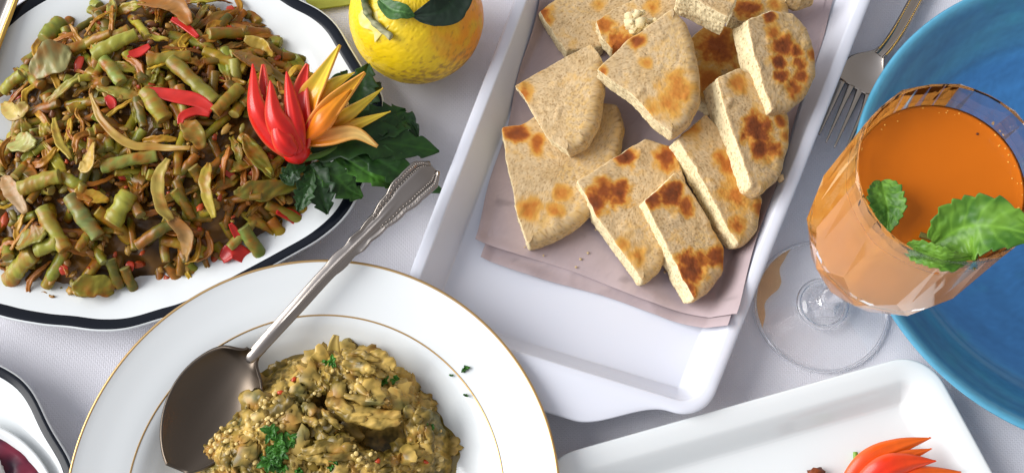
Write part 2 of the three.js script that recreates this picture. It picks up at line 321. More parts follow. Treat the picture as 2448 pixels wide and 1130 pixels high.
// ---------------------------------------------------------------- parchment under the bread
{
  const g = thing('parchment_sheet', [80, 4, -230], 'mauve brown parchment paper lining the tray under the flatbreads', 'paper');
  const patch = (A, B, C, D, lift, sd) => shell(110, 110, (u, v) => {
    const a = mix(A, B, u), b = mix(D, C, u), p = mix(a, b, v), d = trayIn(p[0], p[2]);
    let y = Math.max(trayY(d) + .5, 4.6) + lift + .9 * Math.max(0, fbm(p[0] * .02 + sd, sd, p[2] * .025, 2)) + .9 * Math.abs(fbm(u * 5 + sd, 1, v * 2)) + .8 * Math.pow(1 - Math.abs(ns(u * 4 + sd, v * 3, sd)), 6) + .6 * Math.pow(1 - Math.abs(ns(u * 3 - v * 4, sd, 2)), 8);
    y += 5.5 * sm(.78, 1, u) * sm(.10, 0, v) * (1 + .5 * Math.sin(u * 22)) + 2.2 * sm(.04, 0, v) * Math.pow(.5 + .5 * Math.sin(u * 9 + sd), 2) + 2 * sm(.05, 0, u) * sm(.3, 0, v);
    return [p[0] + .8 * Math.sin(v * 17 + sd), y, p[2] + 1.1 * Math.sin(u * 9 + sd)];
  }, .16, (u, v, p) => mul([.47, .375, .385], 1 + .22 * fbm(p[0] * .03, sd, p[2] * .03) - .25 * sm(.28, .45, fbm(p[0] * .06, 8, p[2] * .12)) + .05 * ns(p[0] * .7, 0, p[2] * .7)));
  part('upper_layer', patch([-19.2,6,-184.6], [105.7,8,-138.8], [180.3,14,-337.2], [21.3,6,-341.8], .7, 1.3), M.vPaper, g);
  part('lower_layer', patch([-15.6,5,-174.8], [102.5,6,-135.4], [170.7,13,-325.2], [21.2,5,-329.7], 0, 6.1), M.vPaper, g);
}

// ---------------------------------------------------------------- flatbread wedges
function bread({ o, u, v, n, edge, char }, label, th = 15, sd = 1) {
  const N = 260, per = []; let L = 0; edge.forEach((a, i) => { const b = edge[(i + 1) % edge.length]; per.push(L); L += Math.hypot(b[0] - a[0], b[1] - a[1]); });
  let P = []; for (let k = 0; k < N; k++) { const s = k / N * L; let i = per.length - 1; while (per[i] > s) i--; const a = edge[i], b = edge[(i + 1) % edge.length], t = (s - per[i]) / ((per[i + 1] ?? L) - per[i]); P.push([a[0] + (b[0] - a[0]) * t, a[1] + (b[1] - a[1]) * t, a[2]]); }
  for (let q = 0; q < 5; q++) P = P.map((p, i) => { const a = P[(i + N - 1) % N], b = P[(i + 1) % N]; return [0, 1, 2].map(c => (a[c] + 2 * p[c] + b[c]) / 4); });
  for (let q = 0; q < 8; q++) P = P.map((p, i) => { const a = P[(i + N - 1) % N], b = P[(i + 1) % N]; return [p[0], p[1], (a[2] + 2 * p[2] + b[2]) / 4]; });
  let area = 0; P.forEach((p, i) => { const b = P[(i + 1) % N]; area += p[0] * b[1] - b[0] * p[1]; });
  if (area > 0) P.reverse();                               // clockwise in (u, v), so faces look outwards
  const nor = P.map((p, i) => { const a = P[(i + N - 2) % N], b = P[(i + 2) % N], t = [b[0] - a[0], b[1] - a[1]], q = Math.hypot(...t); return [-t[1] / q, t[0] / q]; });
  const R = [], info = [], W = (x, y, h) => add(o, add(mul(u, x), add(mul(v, y), mul(n, h))));
  const push = (f, kind) => { R.push(P.map((p, i) => { const q = f(p, nor[i]); return q; })); info.push(kind); };
  P = P.map((p, i) => { const e = .6 * fbm(p[0] * .11, sd * 3, p[1] * .11, 3) * 2 - .25; return [p[0] + nor[i][0] * e, p[1] + nor[i][1] * e, p[2]]; });
  const bev = p => .9 + 3.6 * p[2], und = (x, y) => 1.3 * fbm(x * .05 + sd * 9, sd, y * .05) + .4 * fbm(x * .35, sd, y * .35 + 3, 2) + .1 * ns(x * 1.1, sd, y * 1.1) + .7 * sm(.25, .6, ns(x * .14 + 8, sd * 3, y * .14));
  const K = 44;
  for (let k = 0; k <= K; k++) { const t = k / K; push((p, m) => { const b = bev(p), x = (p[0] - m[0] * b) * t, y = (p[1] - m[1] * b) * t; return [x, y, und(x, y)]; }, 0); }
  for (let k = 1; k <= 4; k++) { const a = k / 4 * Math.PI / 2; push((p, m) => { const b = bev(p), i = b * (1 - Math.sin(a)), d = b * .8 * (1 - Math.cos(a)), x = p[0] - m[0] * i, y = p[1] - m[1] * i; return [x, y, und(x, y) * (1 - k / 8) - d]; }, k > 2 ? 1 : 0); }
  for (let k = 1; k <= 20; k++) { const t = k / 20; push((p, m) => { const b = bev(p) * .8, h = -b - (th - 2 * b) * t, e = p[2] * 1.2 * Math.sin(Math.PI * t) + (1 - p[2] * .7) * (.9 * fbm(p[0] * .22, h * .3 + sd, p[1] * .22) + .5 * ns(p[0] * .8, h * .8, p[1] * .8) - .6 * t); return [p[0] + m[0] * e, p[1] + m[1] * e, h]; }, 1); }
  for (let k = 1; k <= 3; k++) { const a = k / 3 * Math.PI / 2; push((p, m) => { const b = bev(p) * .8; return [p[0] - m[0] * (b * (1 - Math.cos(a)) + .5), p[1] - m[1] * (b * (1 - Math.cos(a)) + .5), -th + b - b * Math.sin(a)]; }, 2); }
  push(p => [p[0] * .5, p[1] * .5, -th], 2); push(p => [p[0] * .001, p[1] * .001, -th], 2);
  const cols = R.map((r, i) => r.map(([x, y, h], j) => {
    const e = P[j][2], n1 = fbm(x * .09 + sd * 5, y * .09, sd, 3), n2 = fbm(x * .5, y * .5, sd + h * .5, 2), sp = ns(x * 1.15, y * 1.15, h * 1.15 + sd), sp2 = ns(x * .8 + 50, y * .8, h * .8 + sd);
    if (info[i] === 1 && e < .6) {                          // the cut crumb
      let c = mul([.80, .67, .40], 1 + .25 * n2); c = mix(c, [.30, .19, .07], .75 * sm(.22, .5, sp) + .5 * sm(.3, .55, sp2));
      return mix(c, [.62, .42, .18], .35 * e);
    }
    let c = mix([.51, .345, .16], [.62, .46, .265], cl(.5 + 1.6 * n1)); c = mul(c, 1 + .3 * n2 + .1 * ns(x * 1.6, y * 1.6, sd));
    c = mix(c, [.27, .15, .05], .7 * sm(.18, .45, sp) + .35 * sm(.25, .5, sp2)); c = mix(c, [.72, .58, .36], .3 * sm(.25, .5, -sp));
    c = mix(c, [.60, .335, .065], .62 * sm(.0, .42, n1 - .05 + .35 * fbm(x * .2 + 30, y * .2, sd) + .22 * n2)); c = mix(c, [.63, .39, .10], .35 * e * sm(.0, .3, n2 + .1));
    let k = 0; for (const [a, b, r, s] of char) { const d = Math.hypot(x - a, y - b) / (r * 1.35) + .75 * fbm(x * .16 + a, y * .16, sd + 7, 3) + .3 * n2 + .12 * sp; k = Math.max(k, s * sm(1.2, .05, d)); }
    c = mix(c, [.58, .29, .04], sm(.02, .35, k + .12 * n2) * .9); c = mix(c, [.44, .135, .014], sm(.28, .6, k + .15 * n2)); c = mix(c, [.24, .055, .007], sm(.5, .85, k + .1 * sp)); c = mix(c, [.075, .018, .005], .6 * sm(.82, 1.1, k + .3 * n2));
    return mul(c, info[i] === 2 ? .7 : 1);
  }));
  let yMin = 1e9; const RW = R.map(r => r.map(q => { const w = W(...q); yMin = Math.min(yMin, w[1]); return w; }));
  const gm = rings(RW, (p, i, j) => cols[i][j]);
  return whole('flatbread_piece', [o[0], Math.max(yMin, 5), o[2]], gm, M.vBread, label, 'flatbread', 'flatbread wedges piled on the tray');
}
bread({ o: [40.2,21.7,-303.1], u: [0.9995,0.0301,0.0019], v: [0.0000,0.0629,-0.9980], n: [-0.0302,0.9976,0.0628],
    edge: [[-26.4,2,1],[-14.8,11.8,0],[7.2,19.1,0],[24.5,11.7,0],[15.5,-4.6,0],[6.5,-18.5,0],[-12.5,-21.5,0]],
    char: [[-23.6,0.1,5.5,0.75],[4.8,4.9,3.8,0.4]] }, 'pale flatbread wedge at the top left of the tray, golden scorch at its corner', 15, 11);
bread({ o: [24.7,20.8,-217.6], u: [0.9995,0.0307,0.0002], v: [0.0000,0.0070,-1.0000], n: [-0.0307,0.9995,0.0070],
    edge: [[-30.4,22.6,0],[-20.2,23.4,0],[-2.1,36.4,0],[29.7,34.2,1],[32,22.3,1],[28.5,3.2,1],[20.6,-15.6,1],[10,-26.8,1],[-1.8,-35.3,1],[-16.9,-40.8,0],[-22.2,-23.9,0],[-27.2,0.4,0]],
    char: [[-22.2,20.2,6.4,0.95],[-11.8,12.6,4.7,0.7],[-16.8,-21.3,6.4,0.55],[0.5,-13.2,5.1,0.5],[-2.7,-23,4.7,0.55],[-26.6,18.4,3,0.6]] }, 'wide flat wedge lowest at the left, brown scorched top edge', 15, 12);
bread({ o: [107.7,17.5,-275.4], u: [0.9969,-0.0785,-0.0035], v: [0.0000,0.0447,-0.9990], n: [0.0786,0.9959,0.0446],
    edge: [[-17.5,12.3,0],[-3.8,24.6,0],[9.8,20.4,1],[17.3,1.8,1],[16.3,-19,1],[-5.8,-24.7,0],[-16.3,-15.4,0]],
    char: [[0.1,10.6,12.8,0.8],[-7.3,-8.2,8.5,0.6]] }, 'shadowed browned wedge deep in the middle of the pile', 14, 13);
bread({ o: [130.7,22.6,-306.7], u: [0.9968,-0.0805,-0.0008], v: [0.0000,0.0097,-1.0000], n: [0.0805,0.9967,0.0096],
    edge: [[-17.8,-7,0],[-12.6,7.7,0],[2.2,13.2,1],[15.1,5.2,1],[14.8,-5.6,1],[-1.6,-13.5,0]],
    char: [[-7.6,-1.8,6.4,0.9],[5.9,1.2,5.1,0.5]] }, 'browned wedge at the top right, mostly under the ring scorched wedge', 14, 14);
bread({ o: [62.5,24.5,-196.5], u: [0.9959,-0.0902,-0.0049], v: [-0.0000,0.0543,-0.9985], n: [0.0904,0.9944,0.0541],
    edge: [[-30.9,11.7,0],[-15.7,21.7,0],[4.6,35.4,0],[18.7,31,0],[24.1,13.7,0],[19.9,-14.3,1],[9.6,-31.8,1],[1,-38.7,0],[-10.4,-21.8,0],[-20.8,-6.8,0]],
    char: [[-6,25.4,5.5,1.05],[-22.3,1.7,7.2,0.98],[-9.8,5.8,6.4,1.0],[-2.2,-25.8,5.5,0.5],[-8.3,-20.3,4.3,0.45],[14.9,25.4,6.4,0.9],[-18.1,7.1,6.4,0.85]] }, 'bottom middle wedge with dark scorch marks across its upper half', 15, 15);
bread({ o: [87.6,26.9,-178.5], u: [0.9754,-0.2201,-0.0109], v: [0.0000,0.0493,-0.9988], n: [0.2204,0.9742,0.0481],
    edge: [[-24,17.9,0],[-6.7,34.1,0],[1,24.5,0],[10.6,9.1,1],[17.9,-3.2,1],[16.9,-14.8,1],[9.2,-24.9,1],[0,-30.3,0],[-8,-15,0],[-17,2.8,0]],
    char: [[-19.7,19.5,5.5,1.05],[-9.9,22.3,7.2,1.1],[-2.5,16.8,5.1,0.8],[-1.6,-14.7,7.2,1.1],[-3,-25.1,4.7,1.05],[12.7,-7.7,5.5,0.95],[5,-10.2,5.1,0.8]] }, 'wedge nearest the tray end with two almost black scorch marks', 16, 16);
bread({ o: [106.2,30.2,-203], u: [0.9715,-0.2362,-0.0179], v: [-0.0000,0.0754,-0.9972], n: [0.2369,0.9688,0.0733],
    edge: [[-25.9,23.6,0],[-10,38.6,0],[1,26,0],[14.1,5.4,0],[18.7,-5,1],[16.2,-18.9,1],[9.3,-26.2,1],[4.4,-27.7,0],[-1,-21.3,0],[-9.5,-4.2,0],[-17.2,9.7,0]],
    char: [[-19.1,31,6.4,0.5],[0,11.9,5.5,0.6],[16.7,-9.3,4.7,0.7],[3.7,-3.8,8.5,0.55],[4.1,-18.5,4.7,0.7],[-3.2,14.9,5.1,0.6]] }, 'long narrow wedge lying between the black scorched wedge and the right side stack', 16, 17);
bread({ o: [63,34.5,-291.8], u: [0.9997,0.0240,0.0019], v: [0.0000,0.0791,-0.9969], n: [-0.0240,0.9966,0.0791],
    edge: [[-20.9,0.8,0],[-8.4,8.8,0],[8.8,17.1,0],[25.8,15.8,0],[16.8,-2.3,1],[8,-15.8,1],[-12.7,-15.1,0],[-17.3,-9.2,0]],
    char: [[-17.1,-2,6.4,0.6],[-6.7,-11.1,7.2,0.85],[-11,-13.8,4.3,0.8],[8.5,6.8,4.3,0.5]] }, 'wedge behind the big central one, orange brown scorch at its near edge', 14, 18);
bread({ o: [26.2,34.9,-248.1], u: [0.9843,0.1762,0.0129], v: [0.0000,0.0732,-0.9973], n: [-0.1767,0.9816,0.0721],
    edge: [[-25.8,9.2,0],[-6.2,19.7,0],[14,29.9,0],[18.7,20.7,1],[18.4,3.1,1],[15.9,-12,1],[10.6,-21.4,1],[1,-27.5,0],[-8.6,-19.7,0],[-16.5,-5.7,0],[-21.5,3.8,0]],
    char: [[-21.1,4.5,5.5,0.6],[-12.5,18.4,3,0.4]] }, 'plain pale wedge on the left, overlapping the wide flat one', 15, 19);
bread({ o: [120.3,39.7,-229.6], u: [0.9508,-0.3096,-0.0112], v: [-0.0000,0.0360,-0.9994], n: [0.3098,0.9502,0.0343],
    edge: [[-21.5,25.1,0],[-6.6,33.3,1],[8.2,28.1,1],[19.7,10.6,1],[18.6,-6,1],[12.4,-21.8,1],[1.1,-31.4,1],[-5.1,-29,0],[-10.3,-13,0],[-16.6,4.1,0]],
    char: [[-9.4,23.6,6.4,0.5],[-0.4,0.6,8.5,1.02],[1.3,-9,6.4,1.0],[7.1,-8.3,5.1,0.9],[13.4,6.5,3.8,0.8],[15.8,0.2,3.8,0.6]] }, 'right hand wedge with thick pale cut side and a rusty brown streak', 17, 20);
bread({ o: [72.4,50.9,-256.8], u: [0.9997,0.0243,0.0021], v: [0.0000,0.0875,-0.9962], n: [-0.0244,0.9959,0.0874],
    edge: [[7.6,33.4,1],[13.5,25.9,1],[17.2,13.4,1],[19.1,-1.7,1],[18.7,-15.6,1],[14,-24.8,1],[4.9,-32.4,0],[-4.5,-23.9,0],[-14.4,-12.3,0],[-25.4,-4.1,0],[-31.6,0.7,0],[-15.8,15.9,0],[-3.3,25.6,0]],
    char: [[-11.3,14.8,4.3,0.85],[-28.4,-0.6,3,0.7],[-6.9,3.9,3.4,0.45],[8,-9.1,9.4,0.5],[3.7,-17.6,7.2,0.5],[-4.4,-19.6,5.1,0.42]] }, 'largest pale wedge on top in the middle of the pile', 16, 21);
bread({ o: [136,44.2,-265.3], u: [0.9380,-0.3440,-0.0434], v: [0.0000,0.1251,-0.9921], n: [0.3467,0.9306,0.1174],
    edge: [[-22,18.5,0],[-6.5,25.7,1],[6,26.4,1],[14.5,19.6,1],[18.3,6.9,1],[18.1,-6.2,1],[11.7,-17.6,1],[0.7,-25.2,1],[-9.8,-27.5,0],[-12.7,-19.3,0],[-18.1,-1.2,0]],
    char: [[-9.5,22.7,4.3,1.0],[-2.1,7.5,6.4,0.95],[4.6,5.3,4.7,0.8],[7.6,-0.8,4.3,0.8],[7.8,-7.7,4.3,0.8],[3.2,-13.4,5.1,0.85],[-4.4,-1.8,4.7,1.05],[-3.8,-8.6,4.3,0.95],[-7.1,14.1,5.1,0.6],[15.5,4.8,3.4,0.7]] }, 'upper right wedge with a ring shaped reddish brown scorch', 16, 22);
bread({ o: [98.2,56.8,-297.7], u: [0.9972,-0.0737,0.0085], v: [0.0000,-0.1143,-0.9934], n: [0.0742,0.9907,-0.1140],
    edge: [[-16.6,-3.3,0],[-2.9,-9.9,0],[7.5,-15.7,0],[12.9,-4.2,1],[12.6,9.2,1],[-1.2,16,0],[-12.2,7.9,0]],
    char: [[6.2,1.4,6.4,0.5]] }, 'wedge cut off by the top edge of the photo, crumbly cut side facing down', 18, 23);
bread({ o: [152.2,24.9,-313.1], u: [0.9892,-0.1464,-0.0016], v: [0.0000,0.0107,-0.9999], n: [0.1464,0.9892,0.0106],
    edge: [[-8.8,-2.9,0],[-4.9,5.1,0],[8.9,6.2,1],[6.4,-2.7,1],[-1.6,-5.7,1]],
    char: [[1.6,0.8,3,0.4]] }, 'tip of a wedge in the far right corner of the tray', 14, 24);
{
  const gs = []; const c0 = [64.9,45,-287];
  for (let i = 0; i < 26; i++) { const s = rr(1.2, 3.2); gs.push(blob([c0[0] + rr(-6, 7), 40 + rr(-2, 6), c0[2] + rr(-4, 4)], [s, s * .8, s], [rnd(), rnd() * 3, rnd()], 1, .4, () => mul([.80, .66, .38], rr(.8, 1.05)), i)); }
  whole('bread_crumb', [c0[0], 38, c0[2]], mergeGeometries(gs), M.vBread, 'torn pale lump of bread crumb tucked behind the largest wedge', 'crumb');
  const dust = [], pA = [-15.6,6,-181.7], pB = [102.9,6,-142.8]; for (let i = 0; i < 70; i++) { const x = rr(5, 130), z = rr(-215, -120); if (trayIn(x, z) < 22 || z > pA[2] + (x - pA[0]) * (pB[2] - pA[2]) / (pB[0] - pA[0]) - 3) continue; const q = rr(.25, .7); dust.push(blob([x, 6.7 + q * .4, z], [q, q * .7, q * rr(.7, 1.4)], [0, rr(0, 6), 0], 1, .4, () => mul([.72, .54, .28], rr(.6, 1.05)), i)); }
  const du = whole('bread_crumbs', [57.8,6,-169.7], mergeGeometries(dust), M.vBread, 'fine bread crumbs sprinkled over the parchment between the wedges', 'crumbs'); du.userData.kind = 'stuff';
  const cr = [[134.2,22,-211.5],[42.5,6,-189.9],[76.5,6,-167.5],[99.6,6.4,-169.6]]; cr.forEach((p, i) => whole('bread_crumb', p, blob(p, i ? [.8, .6, .7] : [2, 1.4, 1.8], [0, 1, 0], 1, .4, () => [.78, .58, .32], i), M.vBread, ['small golden crumb against the right wall of the tray', 'tiny crumb on the paper beside the wide flat wedge', 'tiny crumb on the paper between the two lowest wedges', 'tiny crumb on the paper right of the near wedge'][i], 'crumb'));
}

// ---------------------------------------------------------------- green beans
const heapPoly = [[-265.1,-268.3],[-259.6,-280.2],[-249.7,-289.4],[-235.9,-304.6],[-221.5,-315.4],[-199.8,-321.9],[-166.1,-319.9],[-147.9,-314.4],[-133.7,-308.2],[-126.6,-293.6],[-110.6,-282.7],[-100.3,-273.1],[-92.3,-265.9],[-91.1,-237.8],[-96.6,-217.2],[-95.6,-203.7],[-108.8,-186],[-121.8,-174.6],[-138,-167.5],[-154.2,-162.5],[-170.4,-157.8],[-190.8,-154.4],[-208.7,-147.6],[-223.2,-148.9],[-238.4,-155.7],[-255.8,-162.5],[-272.3,-177.2],[-278.2,-206],[-265.4,-221.8],[-260.4,-233.2],[-261.4,-244.8],[-266.7,-256.5]];
const heapY = (x, z) => { const d = polyDist(heapPoly, x, z); return 8 + 25 * (1 - Math.exp(-Math.max(d, 0) / 17)) + (d > 0 ? 7 * fbm(x * .03, 2, z * .03) * sm(0, 20, d) : 0); };
{
  const c = [-185.5,8,-229.4], g = thing('green_bean_stir_fry', [c[0], 8, c[2]], 'glossy heap of stir fried green beans with onion and chilli on the oval platter', 'food');
  const loop = smoothLoop(heapPoly.map(([x, z]) => [c[0] + (x - c[0]) * .95, c[2] + (z - c[2]) * .95]), 200); const R = [];
  for (let i = 0; i <= 70; i++) { const t = Math.pow(i / 70, .8); R.push(loop.map(([x, z]) => { const X = c[0] + (x - c[0]) * t, Z = c[2] + (z - c[2]) * t; return [X, i === 70 ? 7 : heapY(X, Z) - 3.8 + 4 * fbm(X * .15, 1, Z * .15), Z]; })); }
  part('sauce', rings(R, p => mix([.05, .022, .004], [.19, .085, .012], cl(.5 + 2 * fbm(p[0] * .1, 3, p[2] * .1)))), M.vWet, g);
  const GREEN = [[.28, .245, .016], [.19, .185, .014], [.38, .335, .03], [.12, .105, .010], [.32, .21, .012], [.23, .245, .024], [.08, .07, .008], [.16, .10, .010], [.31, .28, .05], [.26, .25, .03]];
  const SAUCE = [.30, .095, .006], sauced = (base, p, k) => { const a = fbm(p[0] * .09 + 5, p[1] * .09, p[2] * .09, 2) + .35 * ns(p[0] * .28, p[1] * .28 + 9, p[2] * .28), b = ns(p[0] * .6, p[1] * .6, p[2] * .6); return mul(mix(base, SAUCE, cl(k + .06 + a * 1.9 + (b > .3 ? .3 : 0))), 1 + .3 * b); };
  const bean = (a, b, r, base, k = .3, bend = 0) => {
    const m = add(mul(add(a, b), .5), [bend * (b[2] - a[2]), rr(0, 1.2), -bend * (b[0] - a[0])]);
    const ph = rr(0, 9); part('bean_piece', rod([a, m, b], t => r * (1 + .035 * Math.sin(t * 10 + ph) - .06 * Math.pow(Math.abs(t - .5) * 2, 6)), { n: 13, m: 18, rough: .15, squash: .8, color: (t, p, end) => end ? sauced(mix(base, [.36, .34, .13], .5), p, k * .6) : sauced(base, p, k) }), M.vWet, g);
  };
  const at = (x, z, lift) => [x, heapY(x, z) + lift, z];
  const spot = () => { for (;;) { const x = rr(-310, -70), z = rr(-330, -140); const d = polyDist(heapPoly, x, z); if (d > 1.5) return [x, z, d]; } };
  const lean = (x, z, yaw, L, lift, dip) => { const dx = Math.cos(yaw) * L / 2, dz = Math.sin(yaw) * L / 2; const a = at(x - dx, z - dz, lift), b = at(x + dx, z + dz, lift); const m = heapY(x, z) + lift; a[1] = Math.max(mix([a[1]], [m], .4)[0] - dip, 9.5); b[1] = Math.max(mix([b[1]], [m], .4)[0] + dip, 9.5); return [a, b]; };
  for (let i = 0; i < 274; i++) { const [x, z] = spot(), [a, b] = lean(x, z, rr(0, 6.3), rr(11, 25), rr(-4.5, 2.6), rr(-5.5, 5.5)); bean(a, b, rr(1.9, 3.1), pick(GREEN), rr(.08, .55), rr(-.05, .05)); }
  // split pods and flat slices
  const slice = (a, b, w, base, k, name = 'bean_slice', cup = .25, tw = 0) => {
    const m = add(mul(add(a, b), .5), [rr(-1.5, 1.5), rr(.5, 2.5), rr(-1.5, 1.5)]), up = unit([rr(-.5, .5), 1, rr(-.5, .5)]);
    part(name, ribbon([a, m, b], { nu: 20, nv: 7, up, w: (t, s) => w * Math.pow(Math.sin(Math.PI * (.06 + .86 * t)), .8) * (1 + .3 * ns(t * 4 + w, w * 7, s > 0 ? 3 : 9) + .12 * Math.sin(t * 9 + w)), cup, th: .9, twist: tw, bump: (u, s, p) => .9 * ns(p[0] * .3 + s * 2, u * 4, p[2] * .3) + .4 * ns(p[0] * .9, u, p[2] * .9), color: (u, s, p) => sauced(base, [p[0], p[1], p[2]], k) }), M.vWet, g);
  };
  for (let i = 0; i < 62; i++) { const [x, z] = spot(), [a, b] = lean(x, z, rr(0, 6.3), rr(14, 27), rr(-.5, 3), rr(-4, 4)); slice(a, b, rr(1.5, 3.0), pick(GREEN), rr(.1, .6), 'bean_slice', rr(-.2, .6), rr(-.3, .3)); }
  const ONION = [[.50, .27, .022], [.42, .18, .016], [.58, .36, .03], [.38, .13, .016], [.26, .09, .014]];
  const onion = (pts, w0, base, k = .12, w = w0 * .78) => part('onion_strip', ribbon(pts, { nu: 20, nv: 4, up: unit([rr(-.4, .4), 1, rr(-.4, .4)]), w: (t, s) => w * Math.pow(Math.sin(Math.PI * (.06 + .88 * t)), .6) * (1 + .35 * ns(t * 5 + w, w * 5, s > 0 ? 2 : 8)), bump: (u, s, p) => .5 * ns(p[0] * .5, s * 2, p[2] * .5), twist: rr(-.7, .7), cup: .3, th: .8, color: (u, s, p) => sauced(base, p, k) }), M.vWet, g);
  for (let i = 0; i < 90; i++) { const [x, z] = spot(), yaw = rr(0, 6.3), L = rr(12, 26), [a, b] = lean(x, z, yaw, L, rr(.5, 3.5), rr(-3, 3)), q = rr(-6, 6), m = add(mul(add(a, b), .5), [Math.sin(yaw) * q, rr(0, 3), -Math.cos(yaw) * q]); onion([a, m, b], rr(.9, 2.3), pick(ONION), rr(.05, .4)); }
  for (let i = 0; i < 11; i++) { const [x, z] = spot(), yaw = rr(0, 6.3), [a, b] = lean(x, z, yaw, rr(4, 9), rr(1, 3.5), rr(-1, 1)); part('chilli_flake', ribbon([a, add(mul(add(a, b), .5), [0, 1, 0]), b], { nu: 6, nv: 3, w: t => 1.2 + Math.sin(t * 3), th: .6, color: () => [.42, .035, .012] }), M.vGloss, g); }
  // pieces one can single out
  const up = (pts, l = 4) => pts.map((p, i) => [p[0], Math.max(heapY(p[0], p[2]) + l, 10), p[2]]);
  const red = (pts, w, l, cup = .15) => part('red_chilli_strip', ribbon(up(pts, l), { nu: 22, nv: 6, w: t => w * Math.pow(Math.sin(Math.PI * (.1 + .8 * t)), .6), cup, th: .8, color: (u, s, p) => mul([.52, .022, .014], 1 + .3 * ns(p[0] * .3, p[1] * .3, p[2] * .3)) }), M.vGloss, g);
  red([[-181.2,38,-251.5],[-166.4,38,-248.3],[-155.9,38,-246.1],[-147.3,38,-241.2]], 3.6, 7); red([[-162.7,38,-232.7],[-161.4,38,-237.2],[-155.4,38,-240.3],[-148.7,38,-238.5]], 2.2, 6.5);
  red([[-142.8,30,-170.4],[-136.6,30,-174.4],[-124.9,30,-168.7]], 4, 5, .2); red([[-116.1,30,-194.2],[-108.9,30,-192.9],[-103.3,30,-187.4]], 3, 4.5); red([[-193.5,38,-272],[-188.3,38,-273.4],[-182.4,38,-277.1]], 2.4, 5); red([[-173.8,36,-294],[-167.9,36,-291.1],[-159.2,36,-283.2]], 2, 5); red([[-201.9,40,-249.7],[-199.1,40,-246.6],[-198,40,-243.4]], 2.4, 4); red([[-137.5,32,-185.9],[-135,32,-181.6],[-134,32,-177.8]], 1.8, 4);
  const B = (pts, r, col, k, l = 5) => { const q = up(pts, l); bean(q[0], q[1], r * .9, col, k + .04, rr(-.03, .03)); };
  const LG = [.31, .30, .04], MG = [.22, .20, .025], DG = [.11, .105, .015];
  B([[-210.6,38,-272],[-189.2,38,-283.1]], 4, LG, .02, 7); B([[-205.2,38,-269.7],[-194.5,38,-256.5]], 3.8, [.25, .31, .06], 0, 5); B([[-171.2,38,-269.2],[-146.6,38,-246.1]], 4, MG, .2, 5); B([[-146.6,36,-239.8],[-135.2,36,-254.7]], 3.8, MG, .2, 6); B([[-182.3,38,-252.2],[-171.2,38,-236.5]], 5, LG, .1, 4.5); B([[-199.9,38,-210.8],[-173.7,38,-218.2]], 3.6, [.25, .30, .06], .05, 6);
  B([[-154.4,34,-285.6],[-127.6,34,-295]], 3.6, MG, .35, 6); B([[-247.9,24,-159.9],[-230.5,24,-170.5]], 5, LG, .05, 6); B([[-229.8,26,-171.2],[-218.5,26,-175.6]], 4.4, LG, .1, 6); B([[-227.6,34,-191.6],[-214.2,34,-170.9]], 4.2, LG, .1, 6); B([[-214.3,36,-196.9],[-199.7,36,-177.8]], 4.4, [.20, .24, .07], .05, 6); B([[-193.5,36,-184.1],[-185.6,36,-199]], 5.4, LG, .05, 6); B([[-181.9,34,-174.2],[-160.4,34,-186.9]], 3.2, DG, .2, 4); B([[-131.6,28,-184.6],[-121.1,28,-169.7]], 3.6, [.16, .22, .04], .05, 5); B([[-162.4,18,-160.3],[-147.1,18,-161.6]], 4, DG, .2, 4); B([[-194.9,34,-168.4],[-191.9,22,-156.7]], 3, DG, .05, 5); B([[-188.6,34,-164.8],[-185.4,20,-155.1]], 2.8, DG, .1, 5); B([[-182.7,38,-268.8],[-161.6,38,-272]], 3.8, MG, .35, 5); B([[-259.3,26,-258.3],[-248.5,26,-265.2]], 3.2, LG, .1, 6); B([[-241.7,18,-287.2],[-236,18,-300.4]], 5, [.21, .23, .03], .1, 6); B([[-186.1,38,-248.8],[-181.6,38,-233.2]], 2.8, DG, .1, 5); B([[-239.2,34,-200.8],[-219.1,34,-206.7]], 4.4, LG, .15, 6);
  const S = (pts, w, col, k, l = 6) => { const q = up(pts, l); slice(q[0], q[1], w * .8, col, k + .08); };
  S([[-135.4,32,-199.4],[-106.2,32,-206.5]], 6, [.17, .16, .02], .1, 5); S([[-212.7,20,-155.1],[-194,20,-155.1]], 7, [.22, .19, .02], .1, 8); S([[-239.9,28,-173.9],[-224.4,28,-180.3]], 7.5, [.22, .20, .03], .1, 6); S([[-230.3,16,-154.5],[-220.3,12,-147.1]], 4, [.24, .17, .02], .2, 5); S([[-161.6,36,-234],[-151.4,36,-220.7]], 6, [.24, .19, .03], .1, 6); S([[-132.2,32,-229],[-117.6,32,-209.1]], 4.6, [.21, .20, .025], .1, 5); S([[-241,28,-262.4],[-223.5,28,-276.4]], 10, [.30, .28, .11], .05, 6); S([[-248.8,28,-230.6],[-234.5,28,-223.9]], 7, [.36, .35, .10], .02, 6);
